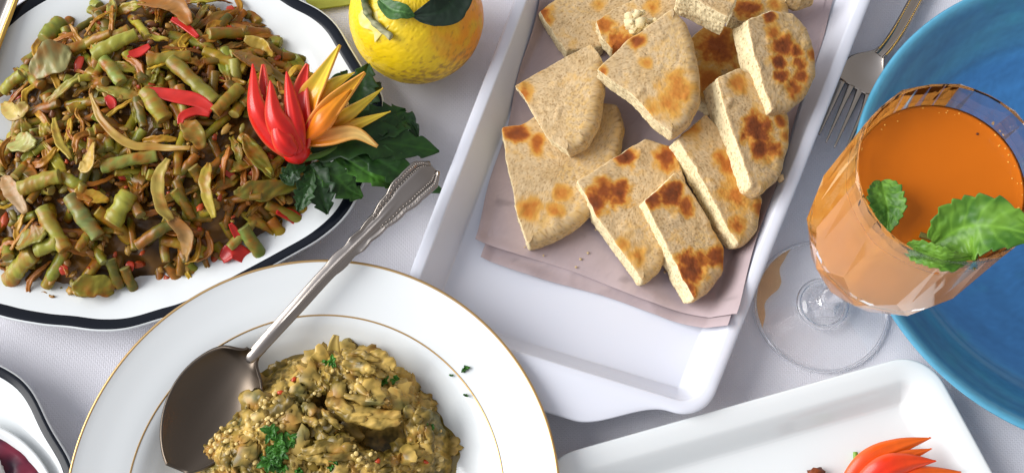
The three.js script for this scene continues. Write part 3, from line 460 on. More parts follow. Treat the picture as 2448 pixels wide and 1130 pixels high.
  onion(up([[-209,38,-249.9],[-200.1,38,-233.2],[-186.8,38,-223],[-172.4,38,-221.7],[-156.8,38,-220.4]], 8), 2.6, [.42, .27, .05], 0); onion(up([[-167.3,36,-215.3],[-171.6,36,-205.5],[-169.4,36,-192.6],[-164.2,36,-185.2]], 8), 4, [.44, .33, .07], 0); onion(up([[-165.5,34,-186.9],[-157.7,34,-178.4],[-159.3,34,-168.4]], 7), 4.5, [.34, .19, .06], .05); onion(up([[-147.2,34,-213.2],[-148.2,34,-201.9],[-144.3,34,-186.9]], 8), 4, [.40, .30, .035], 0); onion(up([[-137.7,34,-286.3],[-129,34,-283.9],[-122.3,34,-277]], 6), 4.4, [.44, .30, .05], 0); onion(up([[-259.4,24,-252.7],[-250,24,-244.7],[-242.9,24,-247.6]], 7), 5, [.50, .38, .10], 0); onion(up([[-226.7,34,-238.2],[-222.3,34,-225.9],[-214.3,34,-215.4]], 7), 2.4, [.46, .34, .05], 0); onion(up([[-209.5,36,-208.8],[-204.9,36,-213.1],[-203.4,36,-222.9]], 7), 5, [.50, .34, .08], 0); onion(up([[-211.5,36,-198.6],[-204.2,36,-196.9],[-195.3,36,-194.8]], 7), 4.4, [.48, .30, .03], 0); onion(up([[-250.1,26,-209.1],[-242.9,26,-200.4],[-235.4,26,-189.5]], 6), 5, [.36, .22, .09], .05); onion(up([[-192.4,30,-304.3],[-172.8,30,-301.4],[-163.4,34,-289.8]], 7), 5.5, [.32, .14, .03], .1); onion(up([[-121.2,30,-263.8],[-132.2,30,-270.7],[-141,30,-275.4]], 6), 6, [.22, .12, .02], .2);
  // small bits: sauce clots, seeds
  const bits = []; for (let i = 0; i < 560; i++) { const [x, z] = spot(), s = rr(.6, 2.0), c = pick([[.24, .10, .02], [.34, .17, .03], [.15, .05, .012], [.42, .24, .05], [.22, .17, .03], [.40, .06, .015]]); bits.push(blob([x, heapY(x, z) + rr(-1.5, 3.2), z], [s * rr(1, 2), s * .6, s], [rr(-.6, .6), rr(0, 6), rr(-.6, .6)], 1, .35, () => c, i)); }
  part('sauce_bit', mergeGeometries(bits), M.vWet, g, STUFF);
  part('carrot_piece', blob([-170.5,11,-156.3], [6.6, 3.4, 3.6], [0, .1, 0], 2, .2, v => mul([.50, .19, .012], 1 + .3 * ns(v.x * .4, 0, v.z * .4)), 4), M.vWet, g);
  const drips = []; for (const [x, y, z] of [[-249.2,17,-298],[-262.7,13,-283.1],[-124.4,15,-165],[-175.6,12,-151.7],[-180.8,14,-147.2],[-164.5,14,-148.7],[-122.5,15,-298.1],[-238.6,13,-149.4],[-226.3,17,-143.3]]) drips.push(blob([x, y - 1.6 , z], [rr(.6, 1.1), .35, rr(.6, 1.1)], [0, rnd(), 0], 1, .2, () => [.42, .22, .05], x));
  part('sauce_drip', mergeGeometries(drips), M.vWet, g, STUFF);
}

// ---------------------------------------------------------------- chilli flowers and celery leaves on the platter
function petal(pts, w, { up = [0, 1, .3], cup = .5, c0, c1, th = 1.1, sharp = 1.25 }) {
  return ribbon(pts, { nu: 26, nv: 8, up, cup, th, w: t => w * Math.pow(Math.sin(Math.PI * (.14 + .85 * Math.pow(t, .8))), sharp), bump: (u, s) => .25 * Math.sin(s * 9) * Math.sin(Math.PI * u), color: (u, s, p, under) => mix(mul(mix(c0, c1, sm(.12, .8, u)), 1 + .2 * fbm(p[0] * .25, p[1] * .25, p[2] * .25) + .12 * Math.sin(s * 7 + u * 3)), [c0[0] * 1.05 + .05, c0[1] + .16, c0[2] + .07], .55 * sm(.86, 1, Math.abs(s)) + .3 * under) });
}
{
  const b = [-105.3,40,-218.7], g = thing('red_chilli_flower', b, 'red chilli cut into a flower garnish on the green beans', 'garnish');
  const r0 = [.62, .012, .010], r1 = [.66, .022, .012], P = (pts, w, o = {}) => part('petal', petal(pts, w * 1.06, { c0: r0, c1: r1, sharp: .78, ...o }), M.vGloss, g);
  part('flower_base', blob([-105,42,-219.1], [6.8, 6.2, 7.4], [.2, .5, 0], 3, .04, () => r0, 2), M.vGloss, g);
  P([[-105.3,44,-215],[-117.2,50,-224.9],[-124,56,-236.5],[-125.9,55,-258.4]], 6.2, { cup: -.55, up: [-.35, 1, .25] });
  P([[-102.7,47,-214.3],[-108.7,56,-221.4],[-113.7,60,-230.4],[-115.7,60,-247.3]], 6, { cup: -.6, up: [-.1, 1, .35] });
  P([[-106.5,41,-221],[-114.3,46,-232],[-119.5,50,-243.5],[-121.8,50,-260.6]], 3.4, { cup: .6 });
  P([[-102.2,46,-216.4],[-103.6,55,-226.1],[-105.7,58,-237.8],[-108.5,58,-253]], 4.4, { cup: -.5, up: [.1, 1, .3] });
  P([[-101.4,44,-218.5],[-102.1,51,-229.9],[-102.2,54,-242.8],[-99.4,54,-258.9]], 4.6, { cup: .45, up: [.2, 1, .2] });
  P([[-103.4,50,-213.6],[-107.8,55,-216.5],[-110.9,57,-221.4],[-113,58,-229.2]], 5, { cup: -.5 }); P([[-106.3,42,-220.1],[-111.9,49,-227.5],[-115.5,52,-235.6],[-118,53,-247.6]], 2.6, { cup: .5, c0: [.60, .10, .04], c1: [.68, .20, .08] });
  part('chilli_seed', mergeGeometries([[-121.1,54,-241.7],[-119.7,54,-238.2],[-118.2,54,-234.7],[-116.8,53,-231.3],[-115.4,52,-228.2],[-111.4,56,-240.4],[-110.4,56,-236.5]].map((p, i) => blob(p, [1.2, .7, .9], [0, i, .3], 1, .1, () => [.76, .52, .18], i))), M.vWet, g, STUFF);
}
{
  const b = [-99.9,40,-227.5], g = thing('yellow_chilli_flower', b, 'yellow and orange chilli cut into a spiky flower garnish beside the red one', 'garnish');
  const o0 = [.72, .17, .008], y1 = [.72, .53, .045], P = (pts, w, o = {}) => part('petal', petal(pts, w, { c0: o0, c1: y1, sharp: 1.0, ...o }), M.vGloss, g);
  P([[-101.4,44,-226.7],[-98,52,-240.4],[-92.8,55,-250],[-84.5,52,-270.2]], 5.4, { cup: .45, up: [-.2, 1, .2] });
  P([[-100.9,43,-228.5],[-94.8,50,-239.1],[-87.8,52,-248.1],[-76.7,50,-256.3]], 5.4, { cup: -.35, up: [0, 1, .3] });
  P([[-99.4,46,-225.1],[-88.9,54,-233.4],[-81.1,55,-242.4],[-71.4,53,-254.9]], 4.6, { cup: .5, up: [.1, 1, .3], c1: [.72, .36, .02] });
  P([[-99.5,47,-222.9],[-90.8,56,-227.8],[-84.6,57,-236],[-77.5,56,-244.8]], 5, { cup: -.4, c1: [.74, .26, .012] });
  P([[-98.4,42,-225.4],[-85.8,47,-231.6],[-75.8,48,-237.8],[-63,46,-249.7]], 4.2, { cup: -.4, up: [.2, 1, .4], c0: [.55, .15, .008] });
  P([[-97.5,41,-224.9],[-84,44,-228.1],[-71.9,45,-232.5],[-59.2,44,-238.2]], 3.4, { cup: -.3, up: [.1, 1, .4] });
  P([[-99.1,43,-222.8],[-87.6,46,-224.2],[-75.5,47,-225.5],[-65.1,44,-219.8]], 3.6, { cup: .5, up: [0, 1, .5], c0: [.76, .22, .008], c1: [.74, .50, .16] });
  P([[-100.9,42,-226.7],[-94.2,46,-235.3],[-88.1,47,-238.2],[-83.7,47,-240.4]], 3.4, { cup: .3, c0: [.6, .12, .01], c1: [.66, .2, .02] });
  const sd = []; for (const [x, y, z] of [[-81.4,50,-241.7],[-80.1,50,-239.5],[-82.2,49,-239.1],[-86.7,49,-235.6],[-85.7,48,-233.4],[-88.5,48,-230.8],[-89.7,47,-228.3],[-90.7,49,-234]]) sd.push(blob([x, y, z], [1.3, .7, 1], [rnd(), rnd() * 6, 0], 1, .1, () => [.74, .50, .16], x));
  part('chilli_seed', mergeGeometries(sd), M.vWet, g, STUFF);
}
function leafLobe(pts, w, o = {}) {
  const { dark = [.007, .028, .006], light = [.022, .075, .010], teeth = 5, up = [0, 1, .1], cup = .2, th = .35, depth = .3, nu = 60, nv = 12, crinkle = .9, hi = .5 } = o, sd = rr(0, 50);
  return ribbon(pts, {
    nu, nv, up, cup, th, w: (t, s) => { const tt = t * teeth + .4 * ns(t * 6 + sd, sd, s0(s) * 5), saw = ((tt % 1) + 1) % 1, e = Math.min(1 - saw, saw * 5); return w * Math.pow(Math.sin(Math.PI * Math.pow(cl(.04 + .95 * t), .85)), .75) * (1 - depth + depth * 1.4 * e) * (1 + .22 * ns(t * 3.2 + sd, s0(s) * 9, sd)); },
    bump: (u, s, p) => crinkle * (fbm(u * 5 + sd, s * 2, sd, 2) + .35 * ns(u * 12 + sd, s * 5, 2)) - .5 * Math.exp(-s * s * 40),
    color: (u, s, p, under) => { const vein = Math.max(Math.exp(-s * s * 160), .6 * Math.exp(-Math.pow(((u * 7 - Math.abs(s) * 1.1) % 1 + 1) % 1 - .5, 2) * 120)); return mix(mix(dark, light, cl(.35 + hi * fbm(p[0] * .12, p[1] * .12, p[2] * .12) * 2)), mul(light, 1.5), .45 * vein); },
  });
}
{
  const b = [-87.9,30,-225.3], g = thing('celery_leaf_sprig', b, 'dark green celery leaves tucked under the chilli flowers at the platter edge', 'leaves');
  const lobe = (lobes, o) => part('leaf', mergeGeometries(lobes.map(([pts, w, q]) => leafLobe(pts, w, { ...o, ...q }))), M.vLeaf, g);
  lobe([[[[-98.4,34,-220.2],[-74.5,38,-225.4],[-54.4,34,-224.8],[-36,30,-222.7]], 11], [[[-87.1,35,-223.3],[-70.8,37,-233.6],[-60.7,36,-238.5],[-52.8,34,-243.3]], 9], [[[-76.7,36,-224],[-62.4,33,-215.3],[-50.3,28,-209.5],[-33.8,20,-204.7]], 8, { light: [.035, .11, .02] }], [[[-87.1,34,-221.5],[-74.8,32,-213.5],[-66.6,30,-208.8],[-57.8,24,-206.6]], 6.5, { light: [.09, .26, .03], hi: .8 }], [[[-70.6,37,-226.9],[-56.5,36,-234],[-51.6,34,-237.1],[-46.4,31,-229.4]], 6]], {});
  lobe([[[[-85.4,34,-228.2],[-77.5,36,-245.2],[-74.6,36,-256.5],[-72.3,34,-268.4]], 10], [[[-81.5,35,-238.9],[-73.7,34,-248.3],[-69.9,33,-254.4],[-66.6,30,-260.1]], 6], [[[-83.8,35,-243.4],[-85.2,35,-252.4],[-86.3,34,-259.7],[-83,32,-265.6]], 5]], {});
  lobe([[[[-99.5,32,-215.3],[-95,32,-207],[-93,29,-199.3],[-91,24,-191.9]], 8.5], [[[-97.4,32,-214.4],[-87,31,-209.5],[-81.2,27,-204.8],[-74.2,22,-201.3]], 8.5, { light: [.07, .2, .03] }], [[[-101.3,33,-214.2],[-107.1,34,-210.6],[-109.2,33,-207.7],[-113.8,33,-209.2]], 5], [[[-98.3,32,-211.3],[-100.9,32,-202.6],[-102.6,30,-196.8],[-105.1,28,-192.1]], 5.5]], {});
  part('stalk', rod([[-107,36,-215.3],[-95.1,35,-218.5],[-83,35,-223.3]], 1.6, { color: () => [.10, .19, .03] }), M.vLeaf, g);
}

// ---------------------------------------------------------------- yellow citrus with its stem
const LC = [-48.8,33,-295];
{
  const g = thing('citrus_fruit', [LC[0], 0, LC[2]], 'knobbly yellow lemon like fruit with stem and leaves at the top', 'fruit'), R = [], r0 = 34.2;
  for (let i = 0; i <= 150; i++) { const th = i / 150 * Math.PI, ring = []; for (let j = 0; j < 220; j++) { const a = -j / 220 * 2 * Math.PI, d = [Math.sin(th) * Math.cos(a), Math.cos(th), Math.sin(th) * Math.sin(a)]; const k = r0 * (1 + .018 * fbm(d[0] * 2, d[1] * 2, d[2] * 2, 2)) - .28 * sm(.1, .5, ns(d[0] * 26, d[1] * 26, d[2] * 26)) + .25 * fbm(d[0] * 9, d[1] * 9, d[2] * 9, 2); ring.push([LC[0] + d[0] * k, Math.max(.3, LC[1] + d[1] * k * (d[1] < 0 ? .955 : 1)), LC[2] + d[2] * k]); } R.push(ring); }
  part('peel', rings(R, p => {
    const d = mul(sub(p, LC), 1 / r0), n1 = fbm(d[0] * 2.6 + 4, d[1] * 2.6, d[2] * 2.6, 3), n2 = fbm(d[0] * 11, d[1] * 11, d[2] * 11, 3), n3 = ns(d[0] * 24, d[1] * 24, d[2] * 24);
    let c = mix([.80, .55, .006], [.72, .27, .006], sm(.0, .62, d[0] * .75 + d[1] * .1 - d[2] * .15 + n1 * .7));  // orange towards the side away from the sun: shade put into the colour
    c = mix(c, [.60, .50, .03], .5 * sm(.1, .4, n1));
    c = mix(c, [.30, .13, .02], .75 * sm(.16, .42, n2 * .8 + .30 * sm(.35, .95, d[2] * .8 + d[0] * .35 - d[1] * .55)));  // brown blemishes, denser low down where shade is painted in
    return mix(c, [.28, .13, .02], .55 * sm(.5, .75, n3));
  }), M.vPeel, g);
  const st = part('stem', rod([[-72.6,61.6,-293.3],[-71.7,60.7,-287.4],[-69.1,59.4,-280.9],[-64.7,59.1,-275.6],[-58.5,58.6,-270.5]], t => 2.0 - .5 * t + .4 * Math.sin(t * 21) * .5, { n: 12, m: 26, rough: .35, color: (t, p) => mix([.07, .10, .03], [.40, .38, .22], cl(.3 + 1.2 * t - .5 + 1.6 * fbm(p[0] * .5, p[1] * .5, p[2] * .5))) }), M.vMatte, g);
  part('scar', ribbon([[-73,56.4,-287.4],[-68.1,56.8,-279.2],[-63.6,55.8,-273.7]], { nu: 24, nv: 10, up: unit(sub([-67.7,60,-277.6], LC)), w: t => 5 + 2 * Math.sin(t * 7), cup: -.06, th: .2, color: (u, s, p) => mix([.76, .60, .10], [.70, .60, .28], cl(.5 + fbm(p[0] * .3, p[1] * .3, p[2] * .3) * 2)) }), M.vMatte, g);
  const L = (pts, w, o) => part('leaf', leafLobe(pts, w, { up: unit([.05, 1, .35]), teeth: 3, depth: .06, crinkle: .5, ...o }), M.vLeaf, g);
  L([[-64.5,64.8,-287.9],[-58,67.4,-281.2],[-51.8,68.7,-279.1],[-46.6,66.1,-278.3]], 4.2, { dark: [.03, .09, .02], light: [.09, .21, .05] });
  L([[-25.5,66.9,-296.3],[-28.6,67.6,-285.5],[-35.3,67.4,-279.4],[-47.8,66.3,-278.4]], 9.5, { dark: [.004, .012, .006], light: [.009, .025, .010], hi: .3 });
}

// ---------------------------------------------------------------- mashed aubergine
{
  const poly = [[-152.5,-71.9],[-150.1,-82.9],[-138.5,-92.3],[-127.4,-105.3],[-117.9,-115.5],[-106.3,-124.1],[-94.3,-128.7],[-86.2,-130.3],[-74,-129.5],[-58,-123.7],[-49.7,-115.5],[-43,-106.9],[-34.8,-96.3],[-28.6,-83.3],[-27.3,-73.5],[-31.1,-63.7],[-37.9,-50.2],[-55.1,-36.9],[-82,-31.3],[-113.2,-35],[-137.3,-48.3],[-151.1,-61.8]], c = [-90.4,9,-77.8];
  const g = thing('mashed_aubergine', [c[0], 8, c[2]], 'lumpy olive brown mashed aubergine with seeds in the gold rimmed plate', 'food');
  const hole = [[-62.8,18,-85.4],[-85.3,22,-94.6],[-73.8,18,-90.3]], ridge = [[-61.6,34,-97.5],[-78.7,34,-115.1],[-112.4,34,-92.7],[-36.8,26,-89.1],[-69.4,34,-73.5],[-127.9,28,-75.3]];
  const N = 420, loop = smoothLoop(poly, N).map(([x, z]) => { const k = 1 + .05 * fbm(x * .08, 2, z * .08, 2) * 2; return [c[0] + (x - c[0]) * k, c[2] + (z - c[2]) * k]; });
  const H = (x, z) => {
    const d = Math.max(0, polyDist(poly, x, z)); let y = 10 + 21 * (1 - Math.exp(-d / 11));
    ridge.forEach((q, i) => { y += [8, 7, 7, 7, 6, 5][i] * Math.exp(-((x - q[0]) ** 2 + (z - q[2]) ** 2) / [110, 130, 220, 70, 200, 160][i]); });
    hole.forEach((q, i) => { const dx = (x - q[0]) + (z - q[2]) * -.35, dz = z - q[2]; y -= [34, 22, 16][i] * Math.exp(-Math.pow((dx * dx) / [185, 85, 90][i] + (dz * dz) / [88, 40, 30][i], 3)); });
    const rg = 1 - Math.abs(ns(x * .11 + 3, 2, z * .11)) * 2, rg2 = 1 - Math.abs(ns(x * .27, 7, z * .27 + 9)) * 2;
    return Math.max(10.2, y + sm(0, 8, d) * (2.6 * rg + 1.5 * rg2 + 3 * fbm(x * .08, 3, z * .08) + 1.5 * fbm(x * .42, 1, z * .42 + 5, 3) * 2) - 2);
  };
  const col = p => { const a = fbm(p[0] * .06 + 3, 1, p[2] * .06, 3), b = fbm(p[0] * .35, p[1] * .2, p[2] * .35, 2); let q = mix([.14, .098, .016], [.52, .345, .085], cl(.5 + 1.6 * a + 1.5 * b)); q = mix(q, [.125, .125, .035], .85 * sm(.08, .4, fbm(p[0] * .07 + 40, 6, p[2] * .07))); q = mix(q, [.36, .17, .03], .7 * sm(.1, .35, fbm(p[0] * .12 - 20, 2, p[2] * .12))); return mul(q, 1 + .5 * b); };
  const R = []; for (let i = 0; i <= 150; i++) { const t = Math.pow(i / 150, .8); R.push(loop.map(([x, z]) => { const X = c[0] + (x - c[0]) * t, Z = c[2] + (z - c[2]) * t; return [X + .7 * ns(X * .5, 1, Z * .5), i === 150 ? 7.5 : H(X, Z), Z + .7 * ns(X * .5, 9, Z * .5)]; })); }
  part('mash', rings(R, col), M.vMash, g);
  part('oil_film', rings([.001, .8, .97, 1, 1.01].map((t, i) => loop.map(([x, z], j) => { const k = 1.06 + .05 * ns(x * .09, 4, z * .09), X = c[0] + (x - c[0]) * t * k, Z = c[2] + (z - c[2]) * t * k, rr0 = Math.hypot(X - GP[0], Z - GP[1]); return [X, 8.4 + Math.max(0, rr0 - 60) ** 1.6 * .075 + (i < 3 ? .5 : i < 4 ? .2 : -.4), Z]; })), () => [.50, .40, .12]), phys({ vertexColors: true, roughness: .1, transmission: .8, thickness: 0 }), g);
  const inHole = (x, z) => Math.hypot(x - hole[0][0], (z - hole[0][2]) * 1.4) < 13;
  const spot = () => { for (;;) { const x = rr(-170, -20), z = rr(-140, -60), d = polyDist(poly, x, z); if (d > 1 && !inHole(x, z)) return [x, z]; } };
  const fl = []; for (let i = 0; i < 150; i++) { const [x, z] = spot(), yaw = rr(0, 6.3), L = rr(4, 15), dx = Math.cos(yaw) * L / 2, dz = Math.sin(yaw) * L / 2, a = [x - dx, H(x - dx, z - dz) + rr(-2, -.6), z - dz], b = [x + dx, H(x + dx, z + dz) + rr(-2, -.6), z + dz], m = [x + rr(-1, 1), H(x, z) + rr(0, 1.5), z + rr(-1, 1)], w = rr(1, 3.2), k = rr(.85, 1.2); fl.push(ribbon([a, m, b], { nu: 8, nv: 3, w: t => w * Math.sin(Math.PI * (.1 + .8 * t)), cup: -.5, th: .7, color: (u, s, p) => mul(col(p), k) })); }
  part('aubergine_shred', mergeGeometries(fl), M.vMash, g, STUFF);
  const fibres = [], strand = (pts, rad) => { for (let k = 0; k < 9; k++) { const o = [rr(-1, 1), rr(-.75, .35), rr(-1, 1)].map(q => q * rad), t0 = rr(0, .45), t1 = t0 + rr(.25, .55), q = [0, .33, .66, 1].map(t => add(add(catmull(pts, t0 + (t1 - t0) * t), o), [rr(-1, 1), rr(-.8, .8), rr(-1, 1)])), w = rr(1.5, 4), sg = rr(0, 50), kk = rr(.8, 1.25); fibres.push(ribbon(q, { nu: 18, nv: 6, up: unit([rr(-.5, .5), 1, rr(-.5, .5)]), cup: -.45, th: 1.4, w: (t, s) => w * Math.pow(Math.sin(Math.PI * (.05 + .9 * t)), .5) * (1 + .5 * ns(t * 5 + sg, sg, s > 0 ? 1 : 6)), bump: (u, s, p) => .7 * ns(p[0] * .6, s * 3 + sg, p[2] * .6), color: (u, s, p) => mul(col(p), kk) })); } };
  strand([[-87.5,35,-98.3],[-78.4,37,-95.4],[-66.8,37,-92.2],[-55.4,36,-92.3],[-46,35,-96.4]], 5); strand([[-48,35,-97.3],[-43,34,-89.8],[-43.1,31,-81.6],[-46,28,-74.3]], 4.6); strand([[-93.8,36,-92.3],[-87.7,37,-87.4],[-80.8,36,-80.9],[-71.3,35,-76.6]], 4.4); strand([[-128.1,30,-83.6],[-115.8,34,-85.9],[-104.2,37,-92.2],[-94.8,38,-100.7]], 4); strand([[-82.5,36,-118.7],[-72.4,38,-115.9],[-62.6,38,-112.4],[-52.9,36,-104.9]], 4); strand([[-99.4,36,-72.3],[-85.9,38,-74],[-72.7,37,-72.2],[-61.4,35,-66.8]], 4.4);
  part('pulp_fibre', mergeGeometries(fibres), M.vMash, g, STUFF);
  const lumps = []; for (let i = 0; i < 75; i++) { const [x, z] = spot(), q = rr(2.5, 6); lumps.push(blob([x, H(x, z) - q * .12, z], [q * rr(1, 1.5), q * .42, q], [rr(-.4, .4), rr(0, 6), rr(-.4, .4)], 3, .42, v => mul(col([v.x, v.y, v.z]), 1.12), i)); }
  part('pulp_lump', mergeGeometries(lumps), M.vMash, g, STUFF);
  const T = [[-83.6,33,-121.7],[-82.8,37,-124.8],[-81.8,39,-127.5]]; part('stringy_tip', ribbon(T, { nu: 12, nv: 4, up: [0, .5, 1], w: t => 2.6 - 1.6 * t, cup: .4, th: 1, color: (u, s, p) => mul([.52, .37, .10], 1 + .2 * s) }), M.vMash, g);
  const sd = []; const cl0 = [[-111.2,30,-92.3],[-118.7,30,-88.5],[-70.6,34,-106.3],[-85.7,34,-97.5],[-43.4,30,-90.4],[-113.4,30,-96.2],[-136.4,26,-79.4],[-67.9,30,-73.1],[-51.4,32,-109.6]];
  for (let i = 0; i < 190; i++) { let x, z; if (i < 110) { const q = cl0[i % cl0.length]; x = q[0] + rr(-6, 6); z = q[2] + rr(-5, 5); if (inHole(x, z)) continue; } else [x, z] = spot(); const s = rr(.75, 1.3); sd.push(blob([x, H(x, z) + rr(.2, .9), z], [s * 1.15, s * .55, s], [rr(-.5, .5), rr(0, 6), rr(-.5, .5)], 1, .06, () => mix([.62, .43, .13], [.72, .55, .22], rnd()), i)); }
  part('aubergine_seed', mergeGeometries(sd), M.vGloss, g, STUFF);
  const rd = [[-107.5,30,-102.1],[-102.4,30,-109],[-74.1,34,-121.5],[-39.6,28,-71.5],[-61.1,30,-70.3]]; part('chilli_speck', mergeGeometries(rd.map(([x, , z], i) => blob([x, H(x, z) + .8, z], [1.5, .6, 1.1], [0, i, 0], 1, .2, () => [.50, .06, .012], i))), M.vGloss, g, STUFF);
  // parsley on the mash and the rim
  const pars = (list, r, sprig) => { const o = []; for (const [x, y, z] of list) for (let k = 0; k < sprig; k++) { const a = rr(0, 6.3), L = r * rr(.6, 1.2); o.push(leafLobe([[x, y, z], [x + Math.cos(a) * L * .5, y + rr(.5, 1.6), z + Math.sin(a) * L * .5], [x + Math.cos(a) * L, y + rr(-.6, 1.6), z + Math.sin(a) * L]], r * .3, { dark: [.02, .09, .008], light: [.07, .24, .02], nu: 8, nv: 4, teeth: 3, th: .25, hi: .9, crinkle: .4 })); } return mergeGeometries(o); };
  const on = l => l.map(([x, y, z]) => [x, H(x, z) + 1.4, z]);
  const q = on([[-109.9,34,-83.1],[-106.8,34,-79.2],[-102.1,34,-80.2],[-106,34,-74.5],[-110.3,34,-73.5],[-111.1,34,-69.8],[-104.9,34,-68.4],[-107.7,34,-77.3],[-108.3,34,-70.7]]); whole('parsley_sprig', q[0], pars(q, 5, 8), M.vLeaf, 'bright curly parsley sprig on the front of the mashed aubergine', 'parsley');
  [['green parsley flake at the top of the mash below its stringy tip', '785 862'], ['dark green parsley flake on the upper right of the mash', '925 900']];
  const F = (pts, label, r, k = 5) => { const w = on(pts); whole('parsley_flake', w[0], pars(w, r, k), M.vLeaf, label, 'parsley'); };
  F([[-86.9,34,-116.7],[-84.2,34,-116.7]], 'green parsley flake on top of the mash just below its stringy tip', 3.2); F([[-60.5,34,-108],[-55.5,34,-109.6]], 'wide dark parsley flake on the upper right of the mash', 3.4); F([[-86.7,34,-78.3],[-84.5,34,-79]], 'parsley flake right of the curly sprig', 2.6); F([[-82.5,34,-68.4],[-80.7,34,-70.7]], 'parsley flake at the bottom edge of the photo right of the curly sprig', 3); F([[-39.7,26,-88.7],[-37.7,26,-86.7]], 'parsley flake on the right flank of the mash', 2.4); F([[-48.5,30,-104.5]], 'small parsley flake between the wide dark flake and the plate wall', 2); F([[-96.6,34,-66.2]], 'small parsley flake at the bottom edge below the curly sprig', 2.6);
  const K = (p, label, r, k) => whole('parsley_flake', p, pars([p], r, k), M.vLeaf, label, 'parsley');
  K([-22.2,24.2,-115.1], 'largest parsley flake lying on the clean plate rim', 2.8, 5); K([-28.9,22.4,-111.7], 'tiny parsley flake on the inner gold ring', 1.3, 2); K([-22.1,23,-102.2], 'tiny parsley flake on the rim below the largest one', 1.6, 3);
}

// ---------------------------------------------------------------- cutlery
{
  const b = [-122,24,-122.2], g = thing('serving_spoon', b, 'large steel serving spoon with scalloped beaded handle resting in the gold rimmed plate', 'spoon');
  const ax = [[-122.2,26,-121.6],[-131.5,22.5,-110.4],[-142.1,22,-91.7],[-153.8,24,-67.7]], W2 = t => { const e = 21 * Math.pow(Math.sin(Math.PI * Math.pow(.035 + .945 * t, 1.28)), .62); return 3 + (e - 3) * sm(-.02, .2, t); };
  part('bowl', shell(60, 36, (u, v) => { const s = 1 - 2 * v, c = catmull(ax, u), T = unit(sub(catmull(ax, Math.min(1, u + .02)), catmull(ax, Math.max(0, u - .02)))), S = unit(cross(T, [0, 1, 0])); const k = Math.max(W2(u), .3), dep = 8.5 * Math.pow(Math.sin(Math.PI * cl(.02 + .96 * u)), .8); const q = add(c, mul(S, k * s)); q[1] += 5.5 - dep * (1 - Math.pow(Math.abs(s), 2.4)) - 2.5 * sm(.15, 0, u) + 1.5 * s; return q; }, 1.3), M.bowlSteel, g);
  const hp = [[-126.4,22.5,-117.1],[-122.4,27.4,-120.5],[-113.2,31,-130.2],[-101.5,34,-142.8],[-88,37,-157.7],[-74.2,40,-171.3],[-62.5,42.5,-183],[-50.6,45,-195.9],[-42.8,45.5,-203.7],[-37.8,44,-209]];
  const hw = t => { const s = t; let w = 3.0 * sm(-.03, .03, s) + .6 * sm(0, .45, s) + 4.6 * sm(.60, .84, s); w *= Math.pow(cl((1.012 - s) / .10), .5); if (s > .46 && s < .80) w += .75 * Math.abs(Math.sin((s - .46) * 46)); return w; };
  const hb = (u, s) => 1.1 * (1 - s * s) * sm(.75, .3, u) + (u > .55 ? .7 * Math.abs(s) ** 3 - .7 * Math.exp(-Math.pow((Math.abs(s) - .62) * 9, 2)) * sm(.55, .7, u) : 0) + .6 * Math.exp(-s * s * 60) * sm(.2, .4, u) * sm(.75, .6, u);
  part('handle', ribbon(hp, { nu: 130, nv: 22, w: hw, th: 1.6, bump: hb, up: [.25, 1, 0] }), M.steel, g);
  const beads = [], T = t => { const c = catmull(hp, t), d = unit(sub(catmull(hp, Math.min(1, t + .02)), catmull(hp, t - .02))), S = unit(cross(d, [.25, 1, 0])); return [c, S, cross(S, d)]; };
  for (const row of [.55, .80]) for (const sgn of [-1, 1]) for (let i = 0; i < 24; i++) { const t = .66 + .305 * i / 23, [c, S, N] = T(t), w = hw(t) * row * sgn; beads.push(blob(add(c, add(mul(S, w), mul(N, hb(t, row) + .05))), [.5, .4, .5], [0, 0, 0], 0, 0, () => [1, 1, 1], 0)); }
  part('bead_row', mergeGeometries(beads), M.steel, g, STUFF);
  for (const sgn of [-1, 1]) part('groove', ribbon(Array.from({ length: 24 }, (_, i) => { const t = .65 + .325 * i / 23, [c, S, N] = T(t); return add(c, add(mul(S, hw(t) * .675 * sgn), mul(N, hb(t, .675) + .12))); }), { nu: 60, nv: 3, w: t => .22 * hw(.65 + .325 * t), th: .3, up: [.25, 1, 0] }), M.darkSteel, g);
}
